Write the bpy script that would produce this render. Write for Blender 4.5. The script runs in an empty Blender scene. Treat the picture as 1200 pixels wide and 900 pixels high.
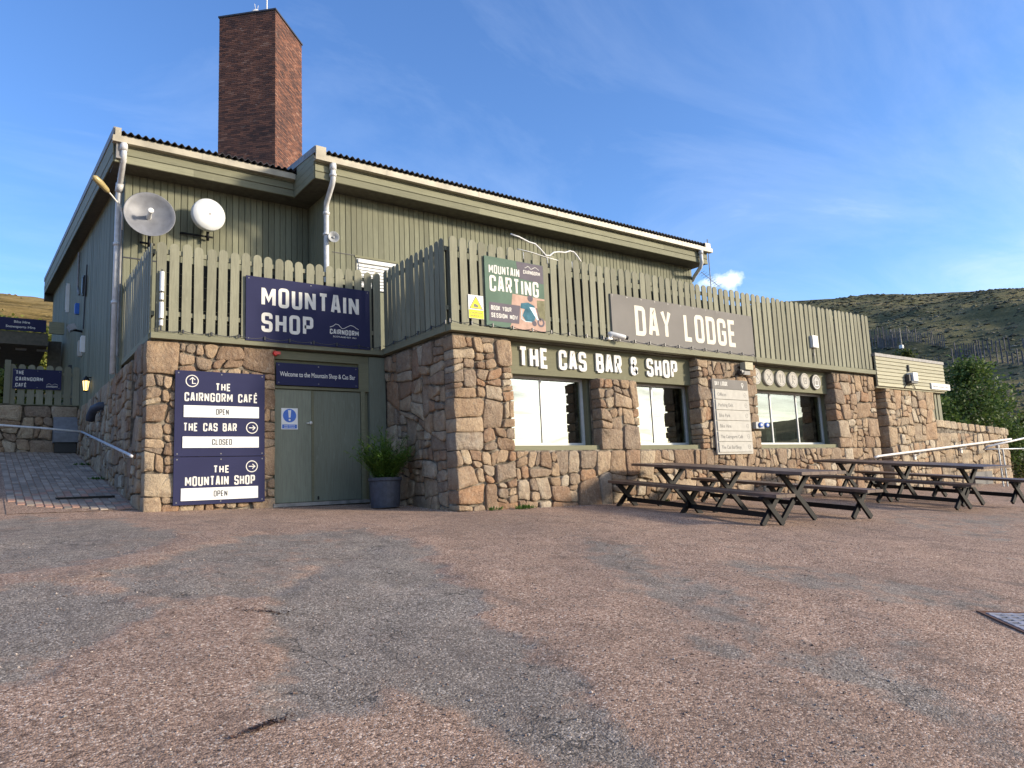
import bpy, math, random
import numpy as np
from mathutils import Matrix, Vector

random.seed(7)
rng = np.random.default_rng(7)
S = bpy.context.scene
COL = S.collection
PI = math.pi
R = math.radians

# ------------------------------------------------------------------ camera
F_PX, PITCH, ROLL, YAW = 852.64, 0.138146, -0.0442374, 0.6368836
cy_, sy_ = math.cos(YAW), math.sin(YAW)
fw = Vector((sy_ * math.cos(PITCH), cy_ * math.cos(PITCH), math.sin(PITCH)))
r0 = Vector((cy_, -sy_, 0)); u0 = r0.cross(fw)
rt = math.cos(ROLL) * r0 + math.sin(ROLL) * u0
up = -math.sin(ROLL) * r0 + math.cos(ROLL) * u0
cam = bpy.data.cameras.new('camera'); camo = bpy.data.objects.new('camera', cam); COL.objects.link(camo)
camo.matrix_world = Matrix(((rt.x, up.x, -fw.x, 0), (rt.y, up.y, -fw.y, 0), (rt.z, up.z, -fw.z, 0), (0, 0, 0, 1)))
cam.sensor_fit = 'HORIZONTAL'; cam.sensor_width = 36; cam.lens = F_PX / 1200 * 36
cam.clip_start = 0.05; cam.clip_end = 4000
S.camera = camo

# ------------------------------------------------------------------ sun, sky, exposure
SUN_AZ, SUN_EL = R(136.0), R(15.5)        # azimuth clockwise from +Y
sl = bpy.data.lights.new('sun', 'SUN'); sl.energy = 4.4; sl.angle = R(7.0); sl.color = (1.0, 0.865, 0.68)   # sun through thin high cloud: soft edges
so = bpy.data.objects.new('sun', sl); COL.objects.link(so)
tosun = Vector((math.sin(SUN_AZ) * math.cos(SUN_EL), math.cos(SUN_AZ) * math.cos(SUN_EL), math.sin(SUN_EL)))
so.rotation_euler = tosun.to_track_quat('Z', 'Y').to_euler()
S.view_settings.view_transform = 'Standard'; S.view_settings.look = 'None'
S.view_settings.exposure = 0.46; S.view_settings.gamma = 1.0
W = bpy.data.worlds.new('World'); S.world = W; W.use_nodes = True
nt = W.node_tree; nt.nodes.clear()


def NN(t, typ, **kw):
    n = t.nodes.new(typ)
    for k, v in kw.items():
        setattr(n, k, v)
    return n


def L(t, a, b):
    t.links.new(a, b)


def mathn(t, op, a, b=None, c=None):
    n = NN(t, 'ShaderNodeMath', operation=op)
    for i, v in enumerate((a, b, c)):
        if v is None:
            continue
        if isinstance(v, (int, float)):
            n.inputs[i].default_value = v
        else:
            L(t, v, n.inputs[i])
    return n.outputs[0]


def mixc(t, f, a, b, mode='MIX'):
    n = NN(t, 'ShaderNodeMix', data_type='RGBA', blend_type=mode)
    for i, v in ((0, f), (6, a), (7, b)):
        if isinstance(v, (int, float)):
            n.inputs[i].default_value = v
        elif isinstance(v, tuple):
            n.inputs[i].default_value = tuple(v) + (1,) if len(v) == 3 else v
        else:
            L(t, v, n.inputs[i])
    return n.outputs[2]


def ramp(t, f, stops, interp='LINEAR'):
    n = NN(t, 'ShaderNodeValToRGB'); n.color_ramp.interpolation = interp
    e = n.color_ramp.elements
    while len(e) < len(stops):
        e.new(0.5)
    for k, (p, c) in enumerate(stops):
        e[k].position = p
        e[k].color = (c, c, c, 1) if isinstance(c, (int, float)) else tuple(c) + (1,)
    L(t, f, n.inputs[0])
    return n.outputs[0]


def noise(t, vec, scale, detail=3, rough=0.55, dist=0.0):
    n = NN(t, 'ShaderNodeTexNoise'); n.inputs['Scale'].default_value = scale
    n.inputs['Detail'].default_value = detail; n.inputs['Roughness'].default_value = rough
    n.inputs['Distortion'].default_value = dist
    if vec is not None:
        L(t, vec, n.inputs['Vector'])
    return n.outputs[0]


sky = NN(nt, 'ShaderNodeTexSky', sky_type='NISHITA')
sky.sun_disc = False; sky.sun_elevation = SUN_EL; sky.sun_rotation = SUN_AZ
sky.altitude = 300; sky.air_density = 1.0; sky.dust_density = 0.7; sky.ozone_density = 4.0
tc = NN(nt, 'ShaderNodeTexCoord')
sep = NN(nt, 'ShaderNodeSeparateXYZ'); L(nt, tc.outputs['Generated'], sep.inputs[0])
dx, dy, dz = sep.outputs
zz = mathn(nt, 'ADD', mathn(nt, 'MAXIMUM', dz, 0.0), 0.16)
px = mathn(nt, 'DIVIDE', dx, zz); py = mathn(nt, 'DIVIDE', dy, zz)
cmb = NN(nt, 'ShaderNodeCombineXYZ'); L(nt, px, cmb.inputs[0]); L(nt, py, cmb.inputs[1])
mp = NN(nt, 'ShaderNodeMapping'); L(nt, cmb.outputs[0], mp.inputs[0])
mp.inputs['Rotation'].default_value = (0, 0, R(35)); mp.inputs['Scale'].default_value = (0.7, 1.35, 1)
cn = noise(nt, mp.outputs[0], 1.6, 9, 0.62, 0.6)
cov = noise(nt, cmb.outputs[0], 0.35, 2, 0.5)
# cloud cover rises towards the sunny side of the sky (+X, -Y) as the windows' reflections show
side = mathn(nt, 'ADD', mathn(nt, 'MULTIPLY', dx, 0.55), mathn(nt, 'MULTIPLY', dy, -0.75))
side = ramp(nt, mathn(nt, 'ADD', mathn(nt, 'MULTIPLY', side, 0.5), 0.5), [(0.40, 0.0), (0.62, 0.55), (0.9, 1.0)])
cl = mathn(nt, 'ADD', cn, mathn(nt, 'MULTIPLY', mathn(nt, 'SUBTRACT', cov, 0.5), 0.8))
cl = mathn(nt, 'ADD', cl, mathn(nt, 'MULTIPLY', side, 0.34))
cf = ramp(nt, cl, [(0.46, 0.0), (0.64, 0.08), (0.82, 0.27), (1.04, 0.9)])
# one small cumulus low behind the roof end
cd = NN(nt, 'ShaderNodeVectorMath', operation='SUBTRACT'); L(nt, tc.outputs['Generated'], cd.inputs[0]); cd.inputs[1].default_value = (0.7763, 0.5780, 0.2517)
cs = NN(nt, 'ShaderNodeVectorMath', operation='MULTIPLY'); L(nt, cd.outputs[0], cs.inputs[0]); cs.inputs[1].default_value = (30, 30, 75)
cln = NN(nt, 'ShaderNodeVectorMath', operation='LENGTH'); L(nt, cs.outputs[0], cln.inputs[0])
pn = noise(nt, tc.outputs['Generated'], 26, 7, 0.6)
puff = ramp(nt, mathn(nt, 'SUBTRACT', mathn(nt, 'ADD', 1.0, mathn(nt, 'MULTIPLY', mathn(nt, 'SUBTRACT', pn, 0.5), 2.6)), cln.outputs['Value']), [(0.0, 0.0), (0.45, 0.85)])
cf = mathn(nt, 'MAXIMUM', cf, puff)
cloudc = mixc(nt, side, (6.0, 6.9, 8.2), (6.9, 6.6, 5.9))
# deeper blue away from the sun, as the photograph's sky
hsv = NN(nt, 'ShaderNodeHueSaturation'); hsv.inputs['Saturation'].default_value = 1.08; hsv.inputs['Value'].default_value = 1.55; hsv.inputs['Hue'].default_value = 0.508
L(nt, sky.outputs[0], hsv.inputs['Color'])
skyc = mixc(nt, cf, hsv.outputs[0], cloudc)
bg = NN(nt, 'ShaderNodeBackground'); bg.inputs['Strength'].default_value = 0.15
L(nt, skyc, bg.inputs['Color'])
wo = NN(nt, 'ShaderNodeOutputWorld'); L(nt, bg.outputs[0], wo.inputs[0])


# ------------------------------------------------------------------ materials
def newmat(name):
    m = bpy.data.materials.new(name); m.use_nodes = True
    t = m.node_tree
    b = t.nodes['Principled BSDF']
    return m, t, b


def pos(t, scale=(1, 1, 1), rot=(0, 0, 0)):
    g = NN(t, 'ShaderNodeNewGeometry')
    mp = NN(t, 'ShaderNodeMapping'); mp.inputs['Scale'].default_value = scale; mp.inputs['Rotation'].default_value = rot
    L(t, g.outputs['Position'], mp.inputs[0])
    return mp.outputs[0]


def bump(t, b, h, strength=0.3, dist=0.01):
    n = NN(t, 'ShaderNodeBump'); n.inputs['Strength'].default_value = strength; n.inputs['Distance'].default_value = dist
    L(t, h, n.inputs['Height']); L(t, n.outputs[0], b.inputs['Normal'])
    return n


def plain(name, c, rough=0.5, metal=0.0, var=0.12, nscale=9.0, bmp=0.0, spec=0.5):
    m, t, b = newmat(name)
    v = noise(t, pos(t), nscale, 4)
    lo = tuple(x * (1 - var * 1.6) for x in c); hi = tuple(min(1, x * (1 + var)) for x in c)
    L(t, mixc(t, ramp(t, v, [(0.3, 0.0), (0.7, 1.0)]), lo, hi), b.inputs['Base Color'])
    b.inputs['Roughness'].default_value = rough; b.inputs['Metallic'].default_value = metal
    b.inputs['Specular IOR Level'].default_value = spec
    if bmp:
        bump(t, b, noise(t, pos(t), 120, 4), bmp, 0.004)
    return m


def painted_wood(name, c, streak=(1, 1, 0.06), rough=0.62, wear=0.5, dirt=(0.09, 0.085, 0.06)):
    """painted boards: grain along the board, per-board tone, weather streaks and worn spots"""
    m, t, b = newmat(name)
    oi = NN(t, 'ShaderNodeObjectInfo'); g = NN(t, 'ShaderNodeNewGeometry')
    rnd = mathn(t, 'FRACT', mathn(t, 'ADD', oi.outputs['Random'], g.outputs['Random Per Island']))
    grain = noise(t, pos(t, streak), 60, 4, 0.6)
    blot = noise(t, pos(t, (1, 1, 0.45)), 2.3, 5, 0.6)
    tone = ramp(t, rnd, [(0.0, tuple(x * 0.80 for x in c)), (0.5, c), (1.0, tuple(min(1, x * 1.13) for x in c))])
    col = mixc(t, mathn(t, 'MULTIPLY', ramp(t, grain, [(0.42, 0.0), (0.72, 1.0)]), 0.35), tone, dirt)
    col = mixc(t, mathn(t, 'MULTIPLY', ramp(t, blot, [(0.50, 0.0), (0.72, 1.0)]), wear), col, tuple(x * 0.62 for x in c))
    pale = noise(t, pos(t, (1, 1, 0.3)), 14, 5, 0.7)
    col = mixc(t, mathn(t, 'MULTIPLY', ramp(t, pale, [(0.60, 0.0), (0.75, 1.0)]), 0.4), col, tuple(min(1, x * 1.35 + 0.03) for x in c))
    L(t, col, b.inputs['Base Color']); b.inputs['Roughness'].default_value = rough
    b.inputs['Specular IOR Level'].default_value = 0.10
    bump(t, b, grain, 0.35, 0.004)
    return m


def stone_mat(name, buff=0.0):
    m, t, b = newmat(name)
    a = NN(t, 'ShaderNodeAttribute', attribute_name='tone'); tone = a.outputs['Fac']
    base = ramp(t, tone, [(0.0, (0.17, 0.105, 0.075)), (0.07, (0.24, 0.14, 0.095)), (0.14, (0.33, 0.235, 0.165)), (0.24, (0.25, 0.19, 0.145)), (0.34, (0.43, 0.325, 0.225)),
                          (0.46, (0.30, 0.205, 0.135)), (0.57, (0.39, 0.28, 0.185)), (0.67, (0.47, 0.385, 0.275)), (0.76, (0.33, 0.175, 0.10)),
                          (0.83, (0.20, 0.165, 0.14)), (0.89, (0.40, 0.34, 0.265)), (0.95, (0.54, 0.48, 0.38)), (0.985, (0.30, 0.27, 0.235))], 'CONSTANT')
    base = mixc(t, buff, base, (0.56, 0.455, 0.30)) if buff else mixc(t, 0.30, base, (0.43, 0.315, 0.185))
    w = noise(t, pos(t), 5.5, 6, 0.65, 0.4)
    col = mixc(t, mathn(t, 'MULTIPLY', ramp(t, w, [(0.34, 1.0), (0.58, 0.0)]), 0.5), base, (0.15, 0.09, 0.06))
    w2 = noise(t, pos(t, (1.3, 1, 0.9)), 11, 5, 0.6, 0.3)
    col = mixc(t, mathn(t, 'MULTIPLY', ramp(t, w2, [(0.52, 0.0), (0.72, 1.0)]), 0.4), col, (0.50, 0.405, 0.30))
    sp = noise(t, pos(t), 95, 3, 0.7)
    col = mixc(t, mathn(t, 'MULTIPLY', ramp(t, sp, [(0.36, 1.0), (0.47, 0.0)]), 0.55), col, (0.11, 0.08, 0.065))
    col = mixc(t, mathn(t, 'MULTIPLY', ramp(t, sp, [(0.56, 0.0), (0.68, 1.0)]), 0.35), col, (0.62, 0.50, 0.40))
    lich = noise(t, pos(t), 3.1, 6, 0.7)
    col = mixc(t, mathn(t, 'MULTIPLY', ramp(t, lich, [(0.62, 0.0), (0.70, 1.0)]), 0.45), col, (0.34, 0.33, 0.29))
    L(t, col, b.inputs['Base Color']); b.inputs['Roughness'].default_value = 0.88
    b.inputs['Specular IOR Level'].default_value = 0.2
    h1 = mathn(t, 'MULTIPLY', noise(t, pos(t), 13, 8, 0.62), 1.0)
    h = mathn(t, 'ADD', h1, mathn(t, 'MULTIPLY', noise(t, pos(t), 70, 4, 0.6), 0.28))
    bump(t, b, h, 0.95, 0.05)
    return m


def mortar_mat():
    m, t, b = newmat('lime_mortar')
    w = noise(t, pos(t), 7, 5, 0.6)
    L(t, ramp(t, w, [(0.38, (0.07, 0.056, 0.042)), (0.52, (0.165, 0.138, 0.105)), (0.70, (0.34, 0.30, 0.24))]), b.inputs['Base Color'])
    b.inputs['Roughness'].default_value = 0.95
    bump(t, b, mathn(t, 'ADD', noise(t, pos(t), 9, 5, 0.6), mathn(t, 'MULTIPLY', noise(t, pos(t), 60, 4), 0.4)), 0.9, 0.03)
    return m


def asphalt_mat():
    m, t, b = newmat('worn_granite_asphalt')
    at = NN(t, 'ShaderNodeAttribute', attribute_name='wear')
    warp = noise(t, pos(t), 1.1, 6, 0.62, 0.5)
    warp2 = noise(t, pos(t, (1, 1, 1)), 5.5, 5, 0.6)
    f = mathn(t, 'ADD', at.outputs['Fac'], mathn(t, 'MULTIPLY', mathn(t, 'SUBTRACT', warp, 0.5), 1.5))
    f = mathn(t, 'ADD', f, mathn(t, 'MULTIPLY', mathn(t, 'SUBTRACT', warp2, 0.5), 1.0))
    wear = ramp(t, f, [(0.30, 0.0), (0.44, 0.42), (0.56, 0.84), (0.9, 0.95)])
    vo = NN(t, 'ShaderNodeTexVoronoi'); vo.inputs['Scale'].default_value = 95.0
    L(t, pos(t), vo.inputs['Vector'])
    vo2 = NN(t, 'ShaderNodeTexVoronoi'); vo2.inputs['Scale'].default_value = 210.0
    L(t, pos(t), vo2.inputs['Vector'])
    s1 = NN(t, 'ShaderNodeSeparateColor'); L(t, vo.outputs['Color'], s1.inputs[0])
    s2 = NN(t, 'ShaderNodeSeparateColor'); L(t, vo2.outputs['Color'], s2.inputs[0])
    pink = ramp(t, s1.outputs[0], [(0.0, (0.10, 0.060, 0.042)), (0.3, (0.275, 0.176, 0.122)), (0.6, (0.385, 0.250, 0.176)), (0.85, (0.48, 0.325, 0.235)), (1.0, (0.70, 0.56, 0.45))])
    grey = ramp(t, s1.outputs[1], [(0.0, (0.085, 0.071, 0.057)), (0.4, (0.205, 0.174, 0.143)), (0.8, (0.305, 0.263, 0.218)), (1.0, (0.54, 0.47, 0.40))])
    fine = ramp(t, s2.outputs[0], [(0.0, 0.62), (1.0, 1.3)])
    col = mixc(t, wear, pink, grey)
    col = mixc(t, 1.0, col, fine, 'MULTIPLY')
    mid = noise(t, pos(t, (1, 1, 1), (0, 0, 0.5)), 3.2, 7, 0.68, 0.6)
    col = mixc(t, 1.0, col, ramp(t, mid, [(0.30, 0.72), (0.5, 1.0), (0.72, 1.2)]), 'MULTIPLY')
    st_ = noise(t, pos(t, (2.6, 0.55, 1), (0, 0, 0.95)), 1.5, 6, 0.65, 0.4)
    col = mixc(t, mathn(t, 'MULTIPLY', ramp(t, st_, [(0.56, 0.0), (0.68, 1.0)]), 0.42), col, (0.10, 0.085, 0.075))
    big = noise(t, pos(t), 0.42, 5, 0.6)
    col = mixc(t, mathn(t, 'MULTIPLY', ramp(t, big, [(0.32, 1.0), (0.6, 0.0)]), 0.32), col, (0.11, 0.085, 0.072))
    crk = NN(t, 'ShaderNodeTexVoronoi', feature='DISTANCE_TO_EDGE'); crk.inputs['Scale'].default_value = 1.3
    wv = NN(t, 'ShaderNodeVectorMath', operation='ADD'); nz = NN(t, 'ShaderNodeTexNoise'); nz.inputs['Scale'].default_value = 2.5
    nz.inputs['Detail'].default_value = 6; L(t, pos(t), nz.inputs['Vector'])
    L(t, nz.outputs['Color'], wv.inputs[0]); L(t, pos(t), wv.inputs[1]); L(t, wv.outputs[0], crk.inputs['Vector'])
    ck = mathn(t, 'MULTIPLY', ramp(t, crk.outputs[0], [(0.0, 1.0), (0.016, 0.0)]), ramp(t, noise(t, pos(t), 0.9, 3), [(0.46, 0.0), (0.54, 0.9)]))
    ck = mathn(t, 'MULTIPLY', ck, wear)
    col = mixc(t, ck, col, (0.03, 0.028, 0.026))
    L(t, col, b.inputs['Base Color']); b.inputs['Roughness'].default_value = 0.9
    b.inputs['Specular IOR Level'].default_value = 0.25
    h = mathn(t, 'ADD', mathn(t, 'MULTIPLY', vo.outputs['Distance'], -1.0), mathn(t, 'MULTIPLY', vo2.outputs['Distance'], -0.35))
    h = mathn(t, 'SUBTRACT', h, mathn(t, 'MULTIPLY', ck, 0.8))
    h = mathn(t, 'ADD', h, mathn(t, 'MULTIPLY', warp2, 1.6))
    bump(t, b, h, 0.55, 0.006)
    return m


def hill_mat():
    m, t, b = newmat('heather_and_dry_grass')
    g = NN(t, 'ShaderNodeNewGeometry'); s = NN(t, 'ShaderNodeSeparateXYZ'); L(t, g.outputs['Position'], s.inputs[0])
    n1 = noise(t, pos(t, (1, 1, 5)), 0.022, 8, 0.62, 0.3)
    n2 = noise(t, pos(t, (1, 1, 9)), 0.11, 6, 0.7)
    n3 = noise(t, pos(t), 0.9, 5, 0.75)
    f = mathn(t, 'ADD', mathn(t, 'MULTIPLY', n1, 0.5), mathn(t, 'ADD', mathn(t, 'MULTIPLY', n2, 0.32), mathn(t, 'MULTIPLY', n3, 0.22)))
    heath = ramp(t, f, [(0.36, (0.050, 0.048, 0.038)), (0.45, (0.10, 0.10, 0.055)), (0.53, (0.165, 0.155, 0.08)), (0.61, (0.25, 0.205, 0.12)), (0.72, (0.19, 0.185, 0.085))])
    dry = ramp(t, f, [(0.40, (0.10, 0.075, 0.03)), (0.50, (0.24, 0.17, 0.065)), (0.60, (0.36, 0.26, 0.11)), (0.7, (0.20, 0.16, 0.06))])
    mk = ramp(t, mathn(t, 'ADD', mathn(t, 'MULTIPLY', s.outputs[0], 0.01), mathn(t, 'MULTIPLY', n1, 0.3)), [(0.35, 1.0), (0.9, 0.0)])
    L(t, mixc(t, mk, heath, dry), b.inputs['Base Color']); b.inputs['Roughness'].default_value = 1.0
    b.inputs['Specular IOR Level'].default_value = 0.05
    bump(t, b, mathn(t, 'ADD', n2, mathn(t, 'MULTIPLY', n3, 0.4)), 0.8, 2.0)
    return m


def leaf_mat(name, c1, c2, trans=0.35):
    m, t, b = newmat(name)
    g = NN(t, 'ShaderNodeNewGeometry')
    L(t, mixc(t, g.outputs['Random Per Island'], c1, c2), b.inputs['Base Color'])
    b.inputs['Roughness'].default_value = 0.55; b.inputs['Specular IOR Level'].default_value = 0.3
    tr = NN(t, 'ShaderNodeBsdfTranslucent'); L(t, mixc(t, g.outputs['Random Per Island'], c1, c2), tr.inputs[0])
    mx = NN(t, 'ShaderNodeMixShader'); mx.inputs[0].default_value = trans
    L(t, b.outputs[0], mx.inputs[1]); L(t, tr.outputs[0], mx.inputs[2])
    L(t, mx.outputs[0], t.nodes['Material Output'].inputs[0])
    return m


def glass_mat():
    m, t, b = newmat('coated_window_glass')
    gl = NN(t, 'ShaderNodeBsdfGlossy'); gl.inputs['Roughness'].default_value = 0.0
    gl.inputs['Color'].default_value = (0.90, 0.90, 0.84, 1)
    bn = NN(t, 'ShaderNodeBump'); bn.inputs['Strength'].default_value = 0.05; bn.inputs['Distance'].default_value = 0.02
    L(t, noise(t, pos(t), 1.6, 1), bn.inputs['Height']); L(t, bn.outputs[0], gl.inputs['Normal'])
    tr = NN(t, 'ShaderNodeBsdfTransparent'); tr.inputs['Color'].default_value = (0.55, 0.6, 0.58, 1)
    fr = NN(t, 'ShaderNodeLayerWeight'); fr.inputs['Blend'].default_value = 0.5
    f = mathn(t, 'ADD', mathn(t, 'MULTIPLY', fr.outputs['Fresnel'], 0.30), 0.26)
    mx = NN(t, 'ShaderNodeMixShader'); L(t, f, mx.inputs[0]); L(t, tr.outputs[0], mx.inputs[1]); L(t, gl.outputs[0], mx.inputs[2])
    L(t, mx.outputs[0], t.nodes['Material Output'].inputs[0])
    return m


def brick_mat():
    m, t, b = newmat('red_chimney_brick')
    g = NN(t, 'ShaderNodeNewGeometry')
    patch = noise(t, pos(t), 0.75, 4, 0.6)
    f = mathn(t, 'ADD', mathn(t, 'MULTIPLY', g.outputs['Random Per Island'], 0.40), mathn(t, 'MULTIPLY', patch, 0.78))
    col = ramp(t, f, [(0.25, (0.038, 0.024, 0.022)), (0.42, (0.082, 0.042, 0.034)), (0.58, (0.14, 0.066, 0.047)), (0.78, (0.23, 0.098, 0.060)), (0.95, (0.35, 0.22, 0.16))])
    lime = noise(t, pos(t, (1, 1, 2.2)), 3.5, 6, 0.75)
    col = mixc(t, mathn(t, 'MULTIPLY', ramp(t, lime, [(0.60, 0.0), (0.70, 1.0)]), 0.55), col, (0.50, 0.40, 0.33))
    L(t, col, b.inputs['Base Color']); b.inputs['Roughness'].default_value = 0.85
    bump(t, b, noise(t, pos(t), 60, 4), 0.4, 0.004)
    return m


M = {}
SAGE = (0.285, 0.275, 0.185)
M['picket'] = painted_wood('sage_picket_paint', (0.250, 0.246, 0.178), wear=0.5)
M['clad'] = painted_wood('olive_cladding_paint', (0.215, 0.218, 0.152), wear=0.42)
M['fascia'] = painted_wood('sage_fascia_paint', (0.245, 0.242, 0.165), streak=(0.06, 0.06, 1), wear=0.2)
M['trim'] = painted_wood('olive_trim_paint', (0.20, 0.196, 0.125), streak=(0.06, 1, 1), wear=0.3)
M['hutboard'] = painted_wood('cream_shiplap_paint', (0.46, 0.435, 0.31), streak=(0.06, 1, 1), wear=0.15)
M['door'] = painted_wood('green_door_paint', (0.20, 0.215, 0.165), wear=0.35, rough=0.45)
M['gutter'] = plain('weathered_cream_gutter', (0.43, 0.385, 0.29), 0.5, var=0.18, nscale=3)
M['pipe'] = plain('white_grey_pipe', (0.62, 0.62, 0.62), 0.4, var=0.12)
M['roof'] = plain('dark_fibre_cement', (0.045, 0.048, 0.065), 0.7, var=0.3, nscale=2)
M['soffit'] = plain('dark_soffit_board', (0.10, 0.09, 0.065), 0.8, var=0.2)
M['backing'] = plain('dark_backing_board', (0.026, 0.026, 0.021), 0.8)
M['lead'] = plain('grey_lead_flashing', (0.22, 0.21, 0.20), 0.55, var=0.25)
M['navy'] = plain('navy_sign_board', (0.034, 0.036, 0.082), 0.85, var=0.05, nscale=2, spec=0.08)
M['white'] = plain('white_sign_vinyl', (0.78, 0.78, 0.76), 0.85, var=0.04, spec=0.08)
M['letter'] = plain('off_white_lettering', (0.72, 0.70, 0.64), 0.85, var=0.05, spec=0.08)
M['cream'] = plain('cream_lettering', (0.74, 0.70, 0.58), 0.85, var=0.05, spec=0.08)
M['greysign'] = plain('taupe_sign_board', (0.225, 0.212, 0.195), 0.85, var=0.06, nscale=1.5, spec=0.08)
M['black'] = plain('black_print', (0.02, 0.02, 0.02), 0.5, var=0.05)
M['greytext'] = plain('grey_print', (0.11, 0.105, 0.10), 0.5, var=0.05)
M['plate'] = plain('pale_plate', (0.50, 0.48, 0.43), 0.85, var=0.06, spec=0.08)
M['blackmetal'] = plain('black_powder_coated_steel', (0.008, 0.008, 0.009), 0.5, var=0.2, spec=0.25)
M['darkplastic'] = plain('dark_plastic', (0.03, 0.03, 0.035), 0.4)
M['greyplastic'] = plain('grey_plastic', (0.33, 0.34, 0.35), 0.45)
M['whiteplastic'] = plain('white_plastic', (0.72, 0.72, 0.70), 0.4, var=0.06)
M['galv'] = plain('galvanised_steel', (0.42, 0.43, 0.44), 0.42, metal=0.7, var=0.2)
M['railwhite'] = plain('white_handrail_paint', (0.74, 0.72, 0.68), 0.35, var=0.06)
M['frame'] = plain('white_grey_window_frame', (0.60, 0.61, 0.60), 0.4, var=0.06)
M['glass'] = glass_mat()
M['stone'] = stone_mat('granite_rubble'); M['buffstone'] = stone_mat('buff_granite_rubble', 0.42); M['mortar'] = mortar_mat()
M['brick'] = brick_mat(); M['brickjoint'] = plain('brick_joint', (0.16, 0.12, 0.10), 0.95, var=0.2, bmp=0.3)
M['asphalt'] = asphalt_mat(); M['hill'] = hill_mat()
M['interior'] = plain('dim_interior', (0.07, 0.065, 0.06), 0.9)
M['paver'] = None; M['pathbed'] = plain('sandy_joint', (0.10, 0.085, 0.07), 0.95, var=.3, nscale=5)
M['blue'] = plain('mandatory_blue', (0.02, 0.13, 0.55), 0.4)
M['yellow'] = plain('warning_yellow', (0.75, 0.68, 0.08), 0.85, spec=0.08)
M['red'] = plain('red_alarm_plastic', (0.55, 0.02, 0.015), 0.35)
M['dish'] = plain('grey_dish_paint', (0.19, 0.195, 0.215), 0.5, var=0.14, nscale=6)
M['dishwhite'] = plain('white_dish_cover', (0.66, 0.68, 0.68), 0.5, var=0.06, nscale=6)
M['bark'] = plain('tree_bark', (0.12, 0.09, 0.065), 0.9, var=0.3, bmp=0.5)
M['soil'] = plain('dark_soil', (0.035, 0.025, 0.018), 0.95, bmp=0.5)
M['leaf'] = leaf_mat('birch_leaf', (0.045, 0.09, 0.02), (0.13, 0.185, 0.045))
M['leafdark'] = leaf_mat('bush_leaf', (0.03, 0.06, 0.015), (0.11, 0.13, 0.03))
M['blade'] = leaf_mat('bamboo_blade', (0.05, 0.13, 0.02), (0.17, 0.27, 0.05))
M['weed'] = leaf_mat('weed_leaf', (0.04, 0.10, 0.02), (0.10, 0.2, 0.04))
M['planter'] = plain('blue_grey_planter', (0.040, 0.046, 0.066), 0.6, var=0.2, nscale=14, bmp=0.2)
M['lampglow'] = None


def wood_mat(name, c, streak):
    m, t, b = newmat(name)
    oi = NN(t, 'ShaderNodeObjectInfo')
    tcn = NN(t, 'ShaderNodeTexCoord'); mp = NN(t, 'ShaderNodeMapping'); mp.inputs['Scale'].default_value = streak
    L(t, tcn.outputs['Object'], mp.inputs[0])
    g = noise(t, mp.outputs[0], 34, 5, 0.65, 0.3)
    g2 = noise(t, pos(t), 3.0, 4, 0.6)
    base = ramp(t, oi.outputs['Random'], [(0, tuple(x * 0.72 for x in c)), (1, tuple(x * 1.3 for x in c))])
    col = mixc(t, mathn(t, 'MULTIPLY', ramp(t, g, [(0.4, 0.0), (0.66, 1.0)]), 0.6), base, tuple(x * 0.35 for x in c))
    col = mixc(t, mathn(t, 'MULTIPLY', ramp(t, g2, [(0.5, 0.0), (0.7, 1.0)]), 0.45), col, tuple(min(1, x * 1.9 + 0.03) for x in c))
    L(t, col, b.inputs['Base Color']); b.inputs['Roughness'].default_value = 0.48
    bump(t, b, g, 0.35, 0.003)
    return m


M['tablewood'] = wood_mat('stained_table_timber', (0.125, 0.080, 0.060), (1, 0.05, 1))


def paver_mat():
    m, t, b = newmat('concrete_block_paver')
    a = NN(t, 'ShaderNodeAttribute', attribute_name='tone')
    c = ramp(t, a.outputs['Fac'], [(0.0, (0.23, 0.185, 0.15)), (0.5, (0.34, 0.275, 0.22)), (0.85, (0.41, 0.335, 0.27)), (1.0, (0.40, 0.23, 0.17))])
    n = noise(t, pos(t), 2.2, 5, 0.65)
    c = mixc(t, mathn(t, 'MULTIPLY', ramp(t, n, [(0.45, 0.0), (0.65, 1.0)]), 0.5), c, (0.12, 0.11, 0.09))
    L(t, c, b.inputs['Base Color']); b.inputs['Roughness'].default_value = 0.9
    bump(t, b, noise(t, pos(t), 90, 3), 0.4, 0.004)
    return m


M['paver'] = paver_mat()
_m, _t, _b = newmat('lit_lantern_glass')
_b.inputs['Base Color'].default_value = (1, 0.8, 0.4, 1); _b.inputs['Emission Color'].default_value = (1.0, 0.72, 0.3, 1)
_b.inputs['Emission Strength'].default_value = 1.6
M['lampglow'] = _m


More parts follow.
